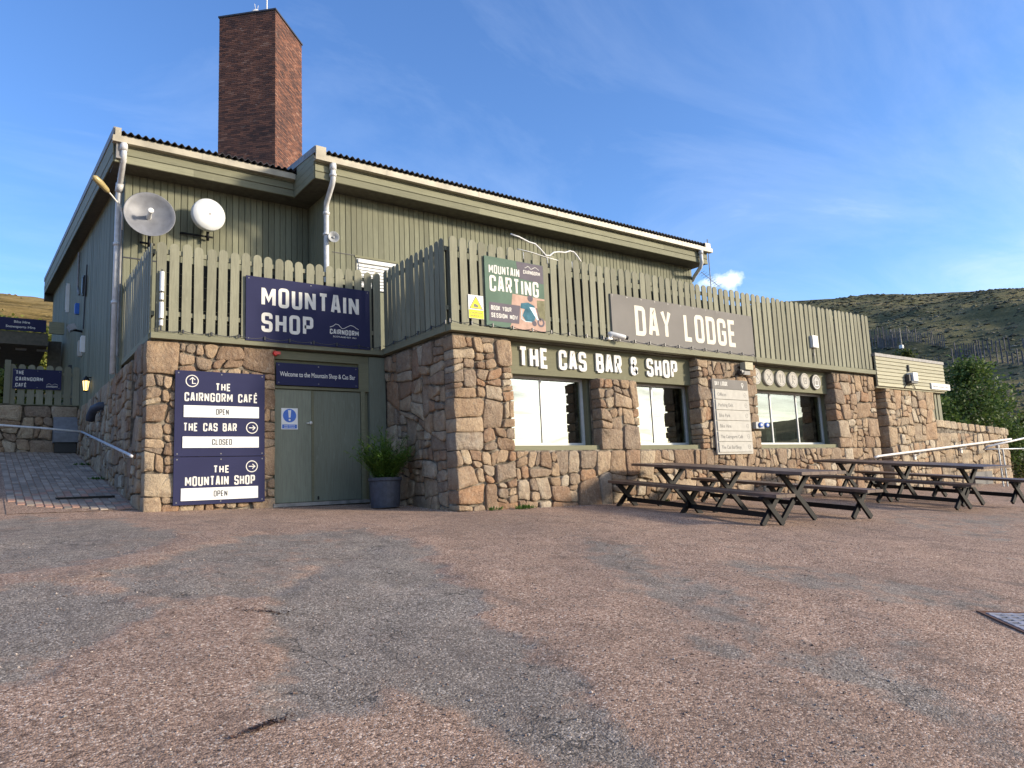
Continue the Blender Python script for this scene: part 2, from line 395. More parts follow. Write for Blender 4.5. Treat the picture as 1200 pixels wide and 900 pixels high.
# ------------------------------------------------------------------ mesh helpers
class MB:
    def __init__(s):
        s.v = []; s.f = []; s.m = []; s.tone = None

    def add(s, vs, fs, mi=0, tone=None):
        b = len(s.v)
        s.v.extend(tuple(p) for p in vs); s.f.extend(tuple(i + b for i in f) for f in fs); s.m.extend([mi] * len(fs))
        if tone is not None:
            if s.tone is None:
                s.tone = [0.5] * b
            s.tone.extend([tone] * len(vs))
        elif s.tone is not None:
            s.tone.extend([0.5] * len(vs))
        return s

    def box(s, x0, x1, y0, y1, z0, z1, mi=0, tone=None):
        vs = [(x, y, z) for x in (x0, x1) for y in (y0, y1) for z in (z0, z1)]
        return s.add(vs, [(0, 1, 3, 2), (4, 6, 7, 5), (0, 4, 5, 1), (2, 3, 7, 6), (0, 2, 6, 4), (1, 5, 7, 3)], mi, tone)

    def obox(s, c, ax, ay, az, mi=0):
        """box round centre c with half axes ax, ay, az"""
        c = Vector(c); ax = Vector(ax); ay = Vector(ay); az = Vector(az)
        vs = [c + i * ax + j * ay + k * az for i in (-1, 1) for j in (-1, 1) for k in (-1, 1)]
        return s.add(vs, [(0, 1, 3, 2), (4, 6, 7, 5), (0, 4, 5, 1), (2, 3, 7, 6), (0, 2, 6, 4), (1, 5, 7, 3)], mi)

    def bar(s, a, b, w, h, upv=(0, 0, 1), mi=0):
        a = Vector(a); b = Vector(b); d = (b - a); l = d.length; d.normalize()
        upv = Vector(upv); side = d.cross(upv); side.normalize(); u = side.cross(d)
        return s.obox((a + b) / 2, d * l / 2, side * w / 2, u * h / 2, mi)

    def tube(s, path, r, n=10, mi=0, cap=True):
        path = [Vector(p) for p in path]; rs = r if isinstance(r, (list, tuple)) else [r] * len(path)
        rings = []; prev = None
        for k, p in enumerate(path):
            d = (path[min(k + 1, len(path) - 1)] - path[max(k - 1, 0)]).normalized()
            if prev is None:
                a = d.cross(Vector((0, 0, 1)))
                if a.length < 0.1:
                    a = d.cross(Vector((0, 1, 0)))
            else:
                a = prev - d * prev.dot(d)
            a.normalize(); prev = a; c = d.cross(a)
            rings.append([p + rs[k] * (math.cos(2 * PI * i / n) * a + math.sin(2 * PI * i / n) * c) for i in range(n)])
        vs = [v for rg in rings for v in rg]; fs = []
        for k in range(len(rings) - 1):
            for i in range(n):
                j = (i + 1) % n
                fs.append((k * n + i, k * n + j, (k + 1) * n + j, (k + 1) * n + i))
        if cap:
            fs.append(tuple(range(n))[::-1]); fs.append(tuple((len(rings) - 1) * n + i for i in range(n)))
        return s.add(vs, fs, mi)

    def prism(s, poly, o, u, v, w, mi=0):
        """poly (2-D) extruded: o + x*u + y*v, thickness vector w"""
        o = Vector(o); u = Vector(u); v = Vector(v); w = Vector(w); n = len(poly)
        a = [o + x * u + y * v for x, y in poly]; b = [p + w for p in a]
        fs = [tuple(range(n)), tuple(range(n, 2 * n))[::-1]] + [(i, n + i, n + (i + 1) % n, (i + 1) % n) for i in range(n)]
        return s.add(a + b, fs, mi)

    def lathe(s, prof, c, axis=(0, 0, 1), n=24, mi=0):
        axis = Vector(axis).normalized(); a = axis.orthogonal().normalized(); b = axis.cross(a); c = Vector(c)
        vs = []
        for r, h in prof:
            for i in range(n):
                t = 2 * PI * i / n
                vs.append(c + axis * h + r * (math.cos(t) * a + math.sin(t) * b))
        fs = []
        for k in range(len(prof) - 1):
            for i in range(n):
                j = (i + 1) % n
                fs.append((k * n + i, k * n + j, (k + 1) * n + j, (k + 1) * n + i))
        return s.add(vs, fs, mi)

    def mesh(s, name, mats, smooth=False, loc=(0, 0, 0)):
        me = bpy.data.meshes.new(name)
        lx, ly, lz = loc
        me.from_pydata([(x - lx, y - ly, z - lz) for x, y, z in s.v], [], s.f)
        for m in (mats if isinstance(mats, (list, tuple)) else [mats]):
            me.materials.append(m)
        if len(set(s.m)) > 1:
            me.polygons.foreach_set('material_index', s.m)
        if s.tone is not None:
            a = me.attributes.new('tone', 'FLOAT', 'POINT'); a.data.foreach_set('value', s.tone)
        if smooth:
            me.polygons.foreach_set('use_smooth', [True] * len(me.polygons))
        me.update()
        return me


def fixn(me):
    import bmesh
    bm = bmesh.new(); bm.from_mesh(me); bmesh.ops.recalc_face_normals(bm, faces=bm.faces); bm.to_mesh(me); bm.free()


def wloc(o):
    v = Vector((0, 0, 0))
    while o:
        v += o.location; o = o.parent
    return v


def obj(name, mb, mats, parent=None, smooth=False, loc=None, recalc=True, kind=None):
    """links one mesh object; mb holds world coordinates, origin goes to the mesh centre unless loc is given"""
    if loc is None:
        a = np.array(mb.v); loc = tuple((a.min(0) + a.max(0)) / 2)
    me = mb.mesh(name, mats, smooth, loc)
    if recalc:
        fixn(me)
    o = bpy.data.objects.new(name, me); COL.objects.link(o)
    o.location = Vector(loc) - (wloc(parent) if parent else Vector((0, 0, 0)))
    if parent:
        o.parent = parent
    if kind:
        o['kind'] = kind
    return o


def thing(name, label, cat, loc=(0, 0, 0), group=None):
    o = bpy.data.objects.new(name, None); COL.objects.link(o); o.location = loc; o.empty_display_size = 0.2
    o['label'] = label; o['category'] = cat
    if group:
        o['group'] = group
    return o


def tag(o, label, cat, group=None):
    o['label'] = label; o['category'] = cat
    if group:
        o['group'] = group
    return o


def inst(src, loc, parent, rot=None, scale=None):
    o = src.copy(); COL.objects.link(o); o.parent = parent
    o.location = Vector(loc) - wloc(parent)
    if rot is not None:
        o.rotation_euler = rot
    if scale is not None:
        o.scale = scale
    return o


def project(p):
    p = Vector(p); d = p.dot(fw)
    if d < 0.1:
        return (-999, -999)
    return (600 + F_PX * p.dot(rt) / d, 450 - F_PX * p.dot(up) / d)


# ------------------------------------------------------------------ lettering
def rpoly(pts, closed):
    """expands (x, y, r) points into a rounded polyline"""
    n = len(pts); out = []
    for i, p in enumerate(pts):
        r = p[2] if len(p) > 2 else 0
        if r == 0 or (not closed and i in (0, n - 1)):
            out.append((p[0], p[1])); continue
        a = pts[(i - 1) % n]; b = pts[(i + 1) % n]
        va = Vector((a[0] - p[0], a[1] - p[1])); vb = Vector((b[0] - p[0], b[1] - p[1]))
        la = min(r, va.length * 0.49); lb = min(r, vb.length * 0.49)
        A = Vector(p[:2]) + va.normalized() * la; B = Vector(p[:2]) + vb.normalized() * lb; P = Vector(p[:2])
        for k in range(5):
            t = k / 4
            q = (1 - t) ** 2 * A + 2 * t * (1 - t) * P + t * t * B
            out.append((q.x, q.y))
    return out


GL = {
    'A': (1, [[(0, 0), (.36, 1), (.64, 1), (1, 0)], [(.16, .27), (.84, .27)]]),
    'B': (1, [[(0, 0), (1, 0, .25), (1, .52, .2), (0, .52)], [(0, 0), (0, 1), (.95, 1, .25), (.95, .52, .2), (.6, .52)]]),
    'C': (1, [[(1, .68), (1, 1, .3), (0, 1, .3), (0, 0, .3), (1, 0, .3), (1, .32)]]),
    'D': (1, [['c', (0, 0), (1, 0, .3), (1, 1, .3), (0, 1)]]),
    'E': (.9, [[(1, 1), (0, 1), (0, 0), (1, 0)], [(0, .5), (.86, .5)]]),
    'F': (.9, [[(1, 1), (0, 1), (0, 0)], [(0, .5), (.86, .5)]]),
    'G': (1, [[(1, .7), (1, 1, .3), (0, 1, .3), (0, 0, .3), (1, 0, .3), (1, .47), (.52, .47)]]),
    'H': (1, [[(0, 0), (0, 1)], [(1, 0), (1, 1)], [(0, .5), (1, .5)]]),
    'I': (.0, [[(.5, 0), (.5, 1)]]),
    'K': (1, [[(0, 0), (0, 1)], [(1, 1), (.1, .42)], [(.36, .6), (1, 0)]]),
    'L': (.85, [[(0, 1), (0, 0), (1, 0)]]),
    'M': (1.45, [[(0, 0), (0, 1)], [(1, 0), (1, 1)], [(.07, .93), (.5, .30), (.93, .93)]]),
    'N': (1.1, [[(0, 0), (0, 1)], [(1, 0), (1, 1)], [(.06, .92), (.94, .08)]]),
    'O': (1, [['c', (0, 0, .3), (1, 0, .3), (1, 1, .3), (0, 1, .3)]]),
    'P': (1, [[(0, 0), (0, 1), (1, 1, .25), (1, .44, .25), (0, .44)]]),
    'R': (1, [[(0, 0), (0, 1), (1, 1, .25), (1, .48, .25), (0, .48)], [(.55, .46), (1, 0)]]),
    'S': (1, [[(1, .74), (1, 1, .28), (0, 1, .28), (0, .52, .25), (1, .48, .25), (1, 0, .28), (0, 0, .28), (0, .26)]]),
    'T': (1, [[(0, 1), (1, 1)], [(.5, 1), (.5, 0)]]),
    'U': (1, [[(0, 1), (0, 0, .3), (1, 0, .3), (1, 1)]]),
    'W': (1.5, [[(0, 1), (.25, 0), (.5, .8), (.75, 0), (1, 1)]]),
    'Y': (1.05, [[(0, 1), (.5, .45), (1, 1)], [(.5, .45), (.5, 0)]]),
    '&': (1.1, [[(1, 0), (.06, .7), (.06, 1, .22), (.78, 1, .22), (.78, .72, .15), (0, .42, .2), (0, 0, .28), (.72, 0, .25), (1, .44)]]),
}
GL['É'] = (GL['E'][0], GL['E'][1] + [[(.3, 1.19), (.7, 1.32)]])


def ribbon(mb, pts, closed, t, o, u, v, wv, d, mi=0):
    n = len(pts); P = [Vector(p) for p in pts]; Lf = []; Rt = []
    for i in range(n):
        a = P[(i - 1) % n] if (closed or i > 0) else None
        b = P[(i + 1) % n] if (closed or i < n - 1) else None
        d1 = (P[i] - a).normalized() if a is not None and (P[i] - a).length > 1e-6 else None
        d2 = (b - P[i]).normalized() if b is not None and (b - P[i]).length > 1e-6 else None
        d1 = d1 or d2; d2 = d2 or d1
        m = Vector((-(d1.y + d2.y), d1.x + d2.x))
        if m.length < 1e-3:
            m = Vector((-d1.y, d1.x))
        m.normalize(); k = max(0.62, m.dot(Vector((-d1.y, d1.x))))
        Lf.append(P[i] + m * t / 2 / k); Rt.append(P[i] - m * t / 2 / k)
    o = Vector(o); u = Vector(u); v = Vector(v); wv = Vector(wv)
    vs = []
    for q in (Lf, Rt):
        vs += [o + p.x * u + p.y * v + wv * d for p in q]
    for q in (Lf, Rt):
        vs += [o + p.x * u + p.y * v for p in q]
    fs = []
    rng_ = range(n if closed else n - 1)
    for i in rng_:
        j = (i + 1) % n
        fs += [(i, j, n + j, n + i), (i, 2 * n + i, 2 * n + j, j), (n + i, n + j, 3 * n + j, 3 * n + i)]
    if not closed:
        fs += [(0, n, 3 * n, 2 * n), (n - 1, 3 * n - 1, 4 * n - 1, 2 * n - 1)]
    mb.add(vs, fs, mi)


def lettering(text, x0, x1, z0, z1, y, parent, mat, depth=0.003, thick=0.17, split=False, mi=0, gap=0.14, u=(1, 0, 0), nrm=(0, -1, 0), yo=None, name='lettering', space=0.42):
    """condensed sans capitals fitted between x0..x1 and z0..z1; faces along nrm"""
    H = z1 - z0
    adv = []
    for ch in text:
        adv.append(space if ch == ' ' else max(GL[ch][0] * 0.36 + thick, thick))
    tot = sum(adv) + gap * (len(text) - 1)
    s = (x1 - x0) / tot       # width of one unit
    cur = 0; mb = MB(); outs = []
    u = Vector(u); nrm = Vector(nrm); v = Vector((0, 0, 1))
    for ch, a in zip(text, adv):
        if ch != ' ':
            for k, st in enumerate(GL[ch][1]):
                closed = st[0] == 'c'
                pts = st[1:] if closed else st
                T = thick * H
                ww = a * s - thick * s
                q = [((p[0] * ww + thick * s / 2 + cur * s), (p[1] * (H - T) + T / 2)) + ((p[2] * min(ww, H) * 1.1,) if len(p) > 2 else ()) for p in pts]
                q = rpoly(q, closed)
                o = (Vector((x0, y, z0)) if yo is None else Vector(yo)) + nrm * (0.0004 + 0.0003 * k)
                ribbon(mb, q, closed, (T * 0.5 + thick * s * 0.5), o, u, v, nrm, depth, mi)
            if split:
                outs.append(obj('letter', mb, mat, parent)); mb = MB()
        cur += a + gap
    if not split:
        return obj(name, mb, mat, parent)
    return outs


def smalltext(text, x0, x1, z, h, y, parent, mat, name='lettering', origin=None, rotz=0.0):
    """mixed-case print with the built-in font, condensed to fit x0..x1, cap height h"""
    cu = bpy.data.curves.new(name, 'FONT'); cu.body = text; cu.size = 1.0; cu.offset = 0.012; cu.extrude = 0.0
    o = bpy.data.objects.new(name, cu); COL.objects.link(o)
    dg = bpy.context.evaluated_depsgraph_get(); dg.update()
    me = bpy.data.meshes.new_from_object(o.evaluated_get(dg))
    bpy.data.objects.remove(o)
    n = len(me.vertices); co = np.empty(n * 3); me.vertices.foreach_get('co', co); co = co.reshape(-1, 3)
    w = co[:, 0].max() - co[:, 0].min()
    X = (co[:, 0] - co[:, 0].min()) / w * (x1 - x0); Z = co[:, 1] / 0.73 * h
    out = np.stack([X, np.zeros(n), Z], 1)
    me.vertices.foreach_set('co', out.ravel()); me.materials.clear(); me.materials.append(mat); me.update()
    ob = bpy.data.objects.new(name, me); COL.objects.link(ob)
    ob.location = Vector((x0, y, z)) - wloc(parent); ob.parent = parent
    ob.rotation_euler = (0, 0, rotz)
    return ob


def circle_pts(cx, cz, r, n=28, a0=0, a1=2 * PI):
    return [(cx + r * math.cos(a0 + (a1 - a0) * i / n), cz + r * math.sin(a0 + (a1 - a0) * i / n)) for i in range(n)]


def ring(mb, cx, cz, r, t, y, d=0.003, mi=0):
    ribbon(mb, circle_pts(cx, cz, r), True, t, (0, y, 0), (1, 0, 0), (0, 0, 1), (0, -1, 0), d, mi)


def stroke(mb, pts, t, y, d=0.003, mi=0, closed=False):
    ribbon(mb, pts, closed, t, (0, y, 0), (1, 0, 0), (0, 0, 1), (0, -1, 0), d, mi)


def flat(mb, poly, y, d=0.002, mi=0):
    mb.prism(poly, (0, y, 0), (1, 0, 0), (0, 0, 1), (0, -d, 0), mi)


def ridge_logo(mb, x, z, w, y, t, mi=0, word=True):
    pts = [(0, 0), (.12, .05), (.2, .12), (.3, .10), (.42, -.02), (.5, .0), (.6, .06), (.72, .12), (.82, .10), (.92, .04), (1, 0)]
    stroke(mb, [(x + a * w, z + b * w) for a, b in pts], t, y, 0.002, mi)


# ------------------------------------------------------------------ ground
def smooth(a, b, x):
    t = np.clip((x - a) / (b - a), 0, 1); return t * t * (3 - 2 * t)


def gz(X, Y):
    X = np.asarray(X, float); Y = np.asarray(Y, float)
    Yc = np.clip(Y, -6, 10)
    z = -.38 - .012 * (np.clip(X, -15, 45) - 6.14) - (.17 * (10 - Yc) - .00525 * (100 - Yc * Yc))
    z = z + .065 * np.clip(Y - 10, 0, 20)
    z = z + .095 * np.clip(Y - 12.4, 0, 16) * (1 - smooth(2.6, 3.6, X))
    return z


def gz1(x, y):
    return float(gz(x, y))


WEAR = [[(1.88, 5.74), (3.36, 7.24), (3.61, 6.24), (2.86, 4.38), (2.8, 3.57), (2.48, 2.78), (2.29, 2.22), (1.9, 2.45), (1.87, 2.89), (1.74, 3.3), (1.47, 3.29), (1.15, 3.4), (1.41, 4.33)],
        [(-1.2, 6.6), (0.18, 6.65), (0.51, 6.82), (0.81, 5.99), (0.98, 5.38), (0.58, 4.8), (0.34, 4.32), (0.14, 4.27), (-1.2, 4.0)],
        [(-2, 12.5), (0.29, 12.4), (1.65, 11.58), (1.93, 8.78), (0.96, 7.66), (0.31, 7.33), (-2, 7.0)],
        [(0.68, 6.74), (1.53, 7.63), (2.6, 8.84), (3.88, 8.59), (3.92, 6.95), (3.32, 5.32), (2.74, 5.28), (2.46, 6.15), (1.69, 5.52), (1.15, 5.68)],
        [(5.85, 6.68), (5.94, 5.92), (5.14, 4.06), (4.6, 3.02), (4.4, 2.25), (4.18, 1.62), (3.79, 1.45), (3.62, 1.73), (3.89, 2.37), (4.0, 3.12), (4.32, 4.15), (4.82, 5.4)],
        [(6.23, 5.21), (6.72, 4.24), (6.98, 3.17), (7.37, 2.66), (6.54, 2.38), (6.31, 3.02), (5.78, 3.75), (5.65, 4.54)],
        [(4.05, 3.74), (4.11, 3.28), (3.88, 2.68), (3.63, 2.14), (3.29, 1.72), (3.17, 1.88), (3.55, 2.57), (3.71, 3.09)],
        [(12.7, 6.62), (15.59, 5.44), (10.7, 3.79), (10.58, 4.52), (11.29, 5.77)]]
WEARV = [0.82, 0.72, 0.66, 0.60, 0.52, 0.48, 0.46, 0.40]


def seg_dist(px_, py_, poly):
    n = len(poly); dmin = np.full(px_.shape, 1e9); inside = np.zeros(px_.shape, bool)
    for i in range(n):
        x0, y0 = poly[i]; x1, y1 = poly[(i + 1) % n]
        dx_, dy_ = x1 - x0, y1 - y0
        t = np.clip(((px_ - x0) * dx_ + (py_ - y0) * dy_) / (dx_ * dx_ + dy_ * dy_ + 1e-9), 0, 1)
        dmin = np.minimum(dmin, np.hypot(px_ - x0 - t * dx_, py_ - y0 - t * dy_))
        c = ((y0 > py_) != (y1 > py_)) & (px_ < dx_ * (py_ - y0) / (dy_ + 1e-12) + x0)
        inside ^= c
    return np.where(inside, dmin, -dmin)


def grid_mesh(name, xs, ys, zf, mat, attr=None):
    X, Y = np.meshgrid(xs, ys); Z = zf(X, Y)
    co = np.stack([X, Y, Z], -1).reshape(-1, 3)
    nx, ny = len(xs), len(ys)
    idx = np.arange(nx * ny).reshape(ny, nx)
    f = np.stack([idx[:-1, :-1], idx[:-1, 1:], idx[1:, 1:], idx[1:, :-1]], -1).reshape(-1, 4)
    me = bpy.data.meshes.new(name); me.from_pydata(co.tolist(), [], f.tolist()); me.materials.append(mat)
    if attr is not None:
        a = me.attributes.new('wear', 'FLOAT', 'POINT'); a.data.foreach_set('value', attr(X, Y).ravel().astype(np.float32))
    me.polygons.foreach_set('use_smooth', [True] * len(me.polygons)); me.update()
    o = bpy.data.objects.new(name, me); COL.objects.link(o); o['kind'] = 'structure'
    return o


def vnoise(x, y, seed=0):
    xi = np.floor(x).astype(int); yi = np.floor(y).astype(int); fx = x - xi; fy = y - yi
    fx = fx * fx * (3 - 2 * fx); fy = fy * fy * (3 - 2 * fy)

    def h(a, b):
        n = (a * 374761393 + b * 668265263 + seed * 1442695041) & 0x7fffffff
        n = (n ^ (n >> 13)) * 1274126177 & 0x7fffffff
        return ((n ^ (n >> 16)) & 0xffff) / 65535.0
    return (h(xi, yi) * (1 - fx) + h(xi + 1, yi) * fx) * (1 - fy) + (h(xi, yi + 1) * (1 - fx) + h(xi + 1, yi + 1) * fx) * fy


def ragged(X, Y, poly):
    return seg_dist(X, Y, poly) + (vnoise(X * 3.5, Y * 3.5, 21) - .5) * .26 + (vnoise(X * 12, Y * 12, 22) - .5) * .09


def wear_attr(X, Y):
    w = np.full(X.shape, 0.10)
    for poly, v in zip(WEAR, WEARV):
        d = ragged(X, Y, poly)
        w = np.maximum(w, 0.10 + (v - 0.10) * np.clip(0.5 + d / 0.38, 0, 1))
    return w


def ground_z(X, Y):
    bumps = 0.012 * np.sin(1.9 * X + 0.7 * Y + 1) * np.sin(1.3 * Y - 0.6 * X) + 0.006 * np.sin(5.1 * X + 2.0) * np.sin(4.3 * Y + X)
    near = np.exp(-np.clip(Y - 9.2, 0, 9) * 3)
    g = gz(X, Y) + bumps * near
    # sunken worn patches with a small lip
    for poly in WEAR[:4]:
        d = ragged(X, Y, poly); g = g - 0.010 * np.clip(0.5 + d / 0.12, 0, 1) * near
    return g


def axis_pts(a, b, fa, fb, fine, coarse):
    p = [a]
    while p[-1] < b:
        x = p[-1]; d = 0 if fa <= x <= fb else (fa - x if x < fa else x - fb)
        p.append(x + min(coarse, fine + d * 0.25))
    return np.array(p)


car_park = grid_mesh('car_park', axis_pts(-40, 44, -0.5, 10, 0.045, 3), axis_pts(-40, 42, 1.2, 9.6, 0.045, 3), ground_z, M['asphalt'], wear_attr)

# hills all round, with their skyline
AZ = [-180, -120, -60, -20, 0.9, 3.6, 20, 59.2, 62, 67.3, 72, 85, 100, 110, 118, 124, 132, 145, 180]
TE = [.03, .05, .12, .2, .2422, .2413, .235, .220, .2175, .2079, .1964, .16, .11, .09, .074, .05, .025, .015, .03]


def hill_z(azd, r):
    a = np.radians(azd); X = r * np.sin(a); Y = r * np.cos(a)
    T = np.interp(azd, AZ, TE)
    X0 = 33 * np.sin(a); Y0 = 33 * np.cos(a)
    z0 = gz(X0, Y0) - 0.6
    t = np.clip((r - 33) / (500 - 33), 0, 1.6)
    z = z0 + (T * 500 - z0) * np.where(t < 1, t ** 1.04, 1 - 0.35 * (t - 1))
    amp = np.clip((r - 33) / 60, 0, 1)
    n = (vnoise(X / 45, Y / 45, 1) - .5) * 9 + (vnoise(X / 15, Y / 15, 2) - .5) * 3.2 + (vnoise(X / 5, Y / 5, 3) - .5) * 0.8 + (vnoise(X / 2, Y / 2, 4) - .5) * 0.3
    fade = np.where(r > 330, np.clip(1 - (r - 330) / 170 * 0.75, .25, 1), 1)
    return z + n * amp * fade


azs = np.concatenate([np.arange(-180, -6, 3.0), np.arange(-6, 8, 0.15), np.arange(8, 56, 2.0), np.arange(56, 78, 0.12), np.arange(78, 181, 1.5), [180.0]])
rs = np.concatenate([33 * (520 / 33) ** np.linspace(0, 1, 170), [600, 760]])
A_, R_ = np.meshgrid(azs, rs); Z_ = hill_z(A_, R_)
co = np.stack([R_ * np.sin(np.radians(A_)), R_ * np.cos(np.radians(A_)), Z_], -1).reshape(-1, 3)
idx = np.arange(co.shape[0]).reshape(A_.shape)
f_ = np.stack([idx[:-1, :-1], idx[:-1, 1:], idx[1:, 1:], idx[1:, :-1]], -1).reshape(-1, 4)
me = bpy.data.meshes.new('hillside'); me.from_pydata(co.tolist(), [], f_.tolist()); me.materials.append(M['hill'])
me.polygons.foreach_set('use_smooth', [True] * len(me.polygons)); me.update()
hill = bpy.data.objects.new('hillside', me); COL.objects.link(hill); hill['kind'] = 'structure'


def on_hill(azd, r):
    a = R(azd)
    return (r * math.sin(a), r * math.cos(a), float(hill_z(np.array(float(azd)), np.array(float(r)))))


def hill_at(azd, el):
    """first point of the hillside seen at this azimuth and elevation tangent"""
    rr = np.linspace(40, 500, 1600); zz_ = hill_z(np.full(rr.shape, azd), rr)
    k = np.argmax(zz_ / rr >= el)
    return float(rr[k])


# ------------------------------------------------------------------ rubble stone walls
def split_poly(poly, target, out, depth=0):
    P = np.array(poly)
    a = 0.5 * abs(np.dot(P[:, 0], np.roll(P[:, 1], -1)) - np.dot(P[:, 1], np.roll(P[:, 0], -1)))
    w = P[:, 0].max() - P[:, 0].min(); h = P[:, 1].max() - P[:, 1].min()
    T = target * target * 1.15
    stop = a < T * 0.62 or (a < T * 3.6 and random.random() < 0.34 and max(w, h) < target * 2.7)
    if stop or depth > 14:
        out.append(poly); return
    cut_vertical = (w > h * (1.15 if random.random() < .8 else 0.8))
    f = random.uniform(0.32, 0.68)
    if cut_vertical:
        c = (P[:, 0].min() + w * f, P[:, 1].mean()); ang = PI / 2 + random.gauss(0, 0.15)
    else:
        c = (P[:, 0].mean(), P[:, 1].min() + h * f); ang = random.gauss(0, 0.11)
    nx_, ny_ = -math.sin(ang), math.cos(ang)
    A, B = [], []
    n = len(poly)
    for i in range(n):
        p = poly[i]; q = poly[(i + 1) % n]
        dp = (p[0] - c[0]) * nx_ + (p[1] - c[1]) * ny_; dq = (q[0] - c[0]) * nx_ + (q[1] - c[1]) * ny_
        (A if dp >= 0 else B).append(p)
        if dp * dq < 0:
            t = dp / (dp - dq); m = (p[0] + (q[0] - p[0]) * t, p[1] + (q[1] - p[1]) * t)
            A.append(m); B.append(m)
    if len(A) < 3 or len(B) < 3:
        out.append(poly); return
    split_poly(A, target, out, depth + 1); split_poly(B, target, out, depth + 1)


def stones(rects, fmap, target=0.26, joint=0.0145, edge_u=(), deep=0.27, tones=(0, 1), clip=None, prot=(0.0, 0.036)):
    """rects (u0,u1,v0,v1); fmap(u,v,w)->world, w outward; returns MBs with their area in the picture"""
    res = []
    for u0_, u1_, v0_, v1_ in rects:
        cells = []
        split_poly([(u0_, v0_), (u1_, v0_), (u1_, v1_), (u0_, v1_)], target, cells)
        for c in cells:
            cx_ = sum(p[0] for p in c) / len(c); cy2 = sum(p[1] for p in c) / len(c)
            if clip and clip(cx_, cy2):
                continue
            # warp corners with a smooth field, keep the rectangle's own border
            Q = []
            for x, y in c:
                k = target / 0.26
                wx = 0.028 * k * math.sin(9.1 / k * y + 4.3 / k * x + 1.7) + 0.016 * k * math.sin(21 / k * y + 2)
                wy = 0.024 * k * math.sin(8.3 / k * x + 3.9 / k * y + 0.4) + 0.014 * k * math.sin(19 / k * x + 1)
                if min(abs(x - u0_), abs(x - u1_)) < 1e-4:
                    wx = 0
                if min(abs(y - v0_), abs(y - v1_)) < 1e-4:
                    wy = 0
                Q.append((x + wx, y + wy))
            touch = any(abs(x - e) < 0.012 for x, _ in c for e in edge_u)
            # soften corners, rough the edges
            n = len(Q); P = []
            for i in range(n):
                p = Vector(Q[i]); a = Vector(Q[i - 1]); b = Vector(Q[(i + 1) % n])
                la = (a - p).length; lb = (b - p).length
                if la < 0.02:
                    continue
                r = random.uniform(0.06, 0.40) * min(0.13, la, lb)
                if touch and any(abs(Q[i][0] - e) < 0.012 for e in edge_u):
                    r *= 0.3
                P.append(p + (a - p).normalized() * r); P.append(p + (b - p).normalized() * r)
                if lb > 0.14:
                    m = (p + b) / 2; nrm = Vector((-(b - p).y, (b - p).x)).normalized()
                    P.append(m + nrm * random.uniform(-0.10, 0.08) * min(lb, 0.25) * 0.8)
            if len(P) < 4:
                continue
            C = sum(P, Vector((0, 0))) / len(P)
            rad = sum((p - C).length for p in P) / len(P)
            g = joint * random.uniform(0.6, 1.5)
            f1 = max(0.6, 1 - g / rad); f2 = max(0.5, f1 - 0.008 / rad * random.uniform(0.7, 1.5)); f3 = 0.55
            w = random.uniform(*prot); back = -deep if touch else -0.06
            tx = random.uniform(-0.07, 0.07); ty = random.uniform(-0.09, 0.05)
            vs = []
            m = len(P)
            for ff, ww, jit in ((f1, back, 0), (f1, w - 0.007, 0.002), (f2, w, 0.003), (f3, w + 0.004, 0.009)):
                for p in P:
                    q = C + (p - C) * ff
                    d = ww + ((p - C).x * tx + (p - C).y * ty) * (ff if ww > 0 or ff < f1 else 0) + random.uniform(-jit, jit)
                    vs.append(fmap(q.x, q.y, d))
            vs.append(fmap(C.x, C.y, w + random.uniform(-0.004, 0.008)))
            fs = []
            for k in range(3):
                for i in range(m):
                    j = (i + 1) % m
                    fs.append((k * m + i, k * m + j, (k + 1) * m + j, (k + 1) * m + i))
            for i in range(m):
                fs.append((3 * m + i, 3 * m + (i + 1) % m, 4 * m))
            mb = MB(); mb.add(vs, fs, 0, random.uniform(*tones))
            pr = [project(v) for v in vs[2 * m:3 * m]]
            ar = 0.5 * abs(sum(pr[i][0] * pr[(i + 1) % m][1] - pr[i][1] * pr[(i + 1) % m][0] for i in range(m)))
            if all(not (-20 < q[0] < 1220) for q in pr):
                ar = 0
            res.append((ar, mb))
    return res


def emit_stones(groups, limit=295, name='stone', mat='stone'):
    """groups: list of (parent, stones). The largest in the picture become objects, the rest one mesh per wall"""
    allv = sorted([(a, i, k) for i, (p, sts) in enumerate(groups) for k, (a, mb) in enumerate(sts)], reverse=True)
    keep = set((i, k) for a, i, k in allv[:limit])
    for i, (p, sts) in enumerate(groups):
        rest = MB()
        for k, (a, mb) in enumerate(sts):
            if (i, k) in keep:
                obj(name, mb, M[mat], p, smooth=True, recalc=False)
            else:
                rest.add(mb.v, mb.f, 0, mb.tone[0])
        if rest.v:
            o = obj('small_stones', rest, M[mat], p, smooth=True, recalc=False)
            o['kind'] = 'stuff'


def Fm(Y):     # wall facing -Y
    return lambda u, v, w: (u, Y - w, v)


def Fx(X):     # wall facing -X; u = -Y so that the winding stays outward
    return lambda u, v, w: (X - w, -u, v)


# ================================================================== THE LODGE
B = thing('lodge_building', 'long green timber lodge above a rubble stone ground floor, with a brick chimney', 'building', (10, 12.4, -0.3))
SEL = 6.3            # soffit level

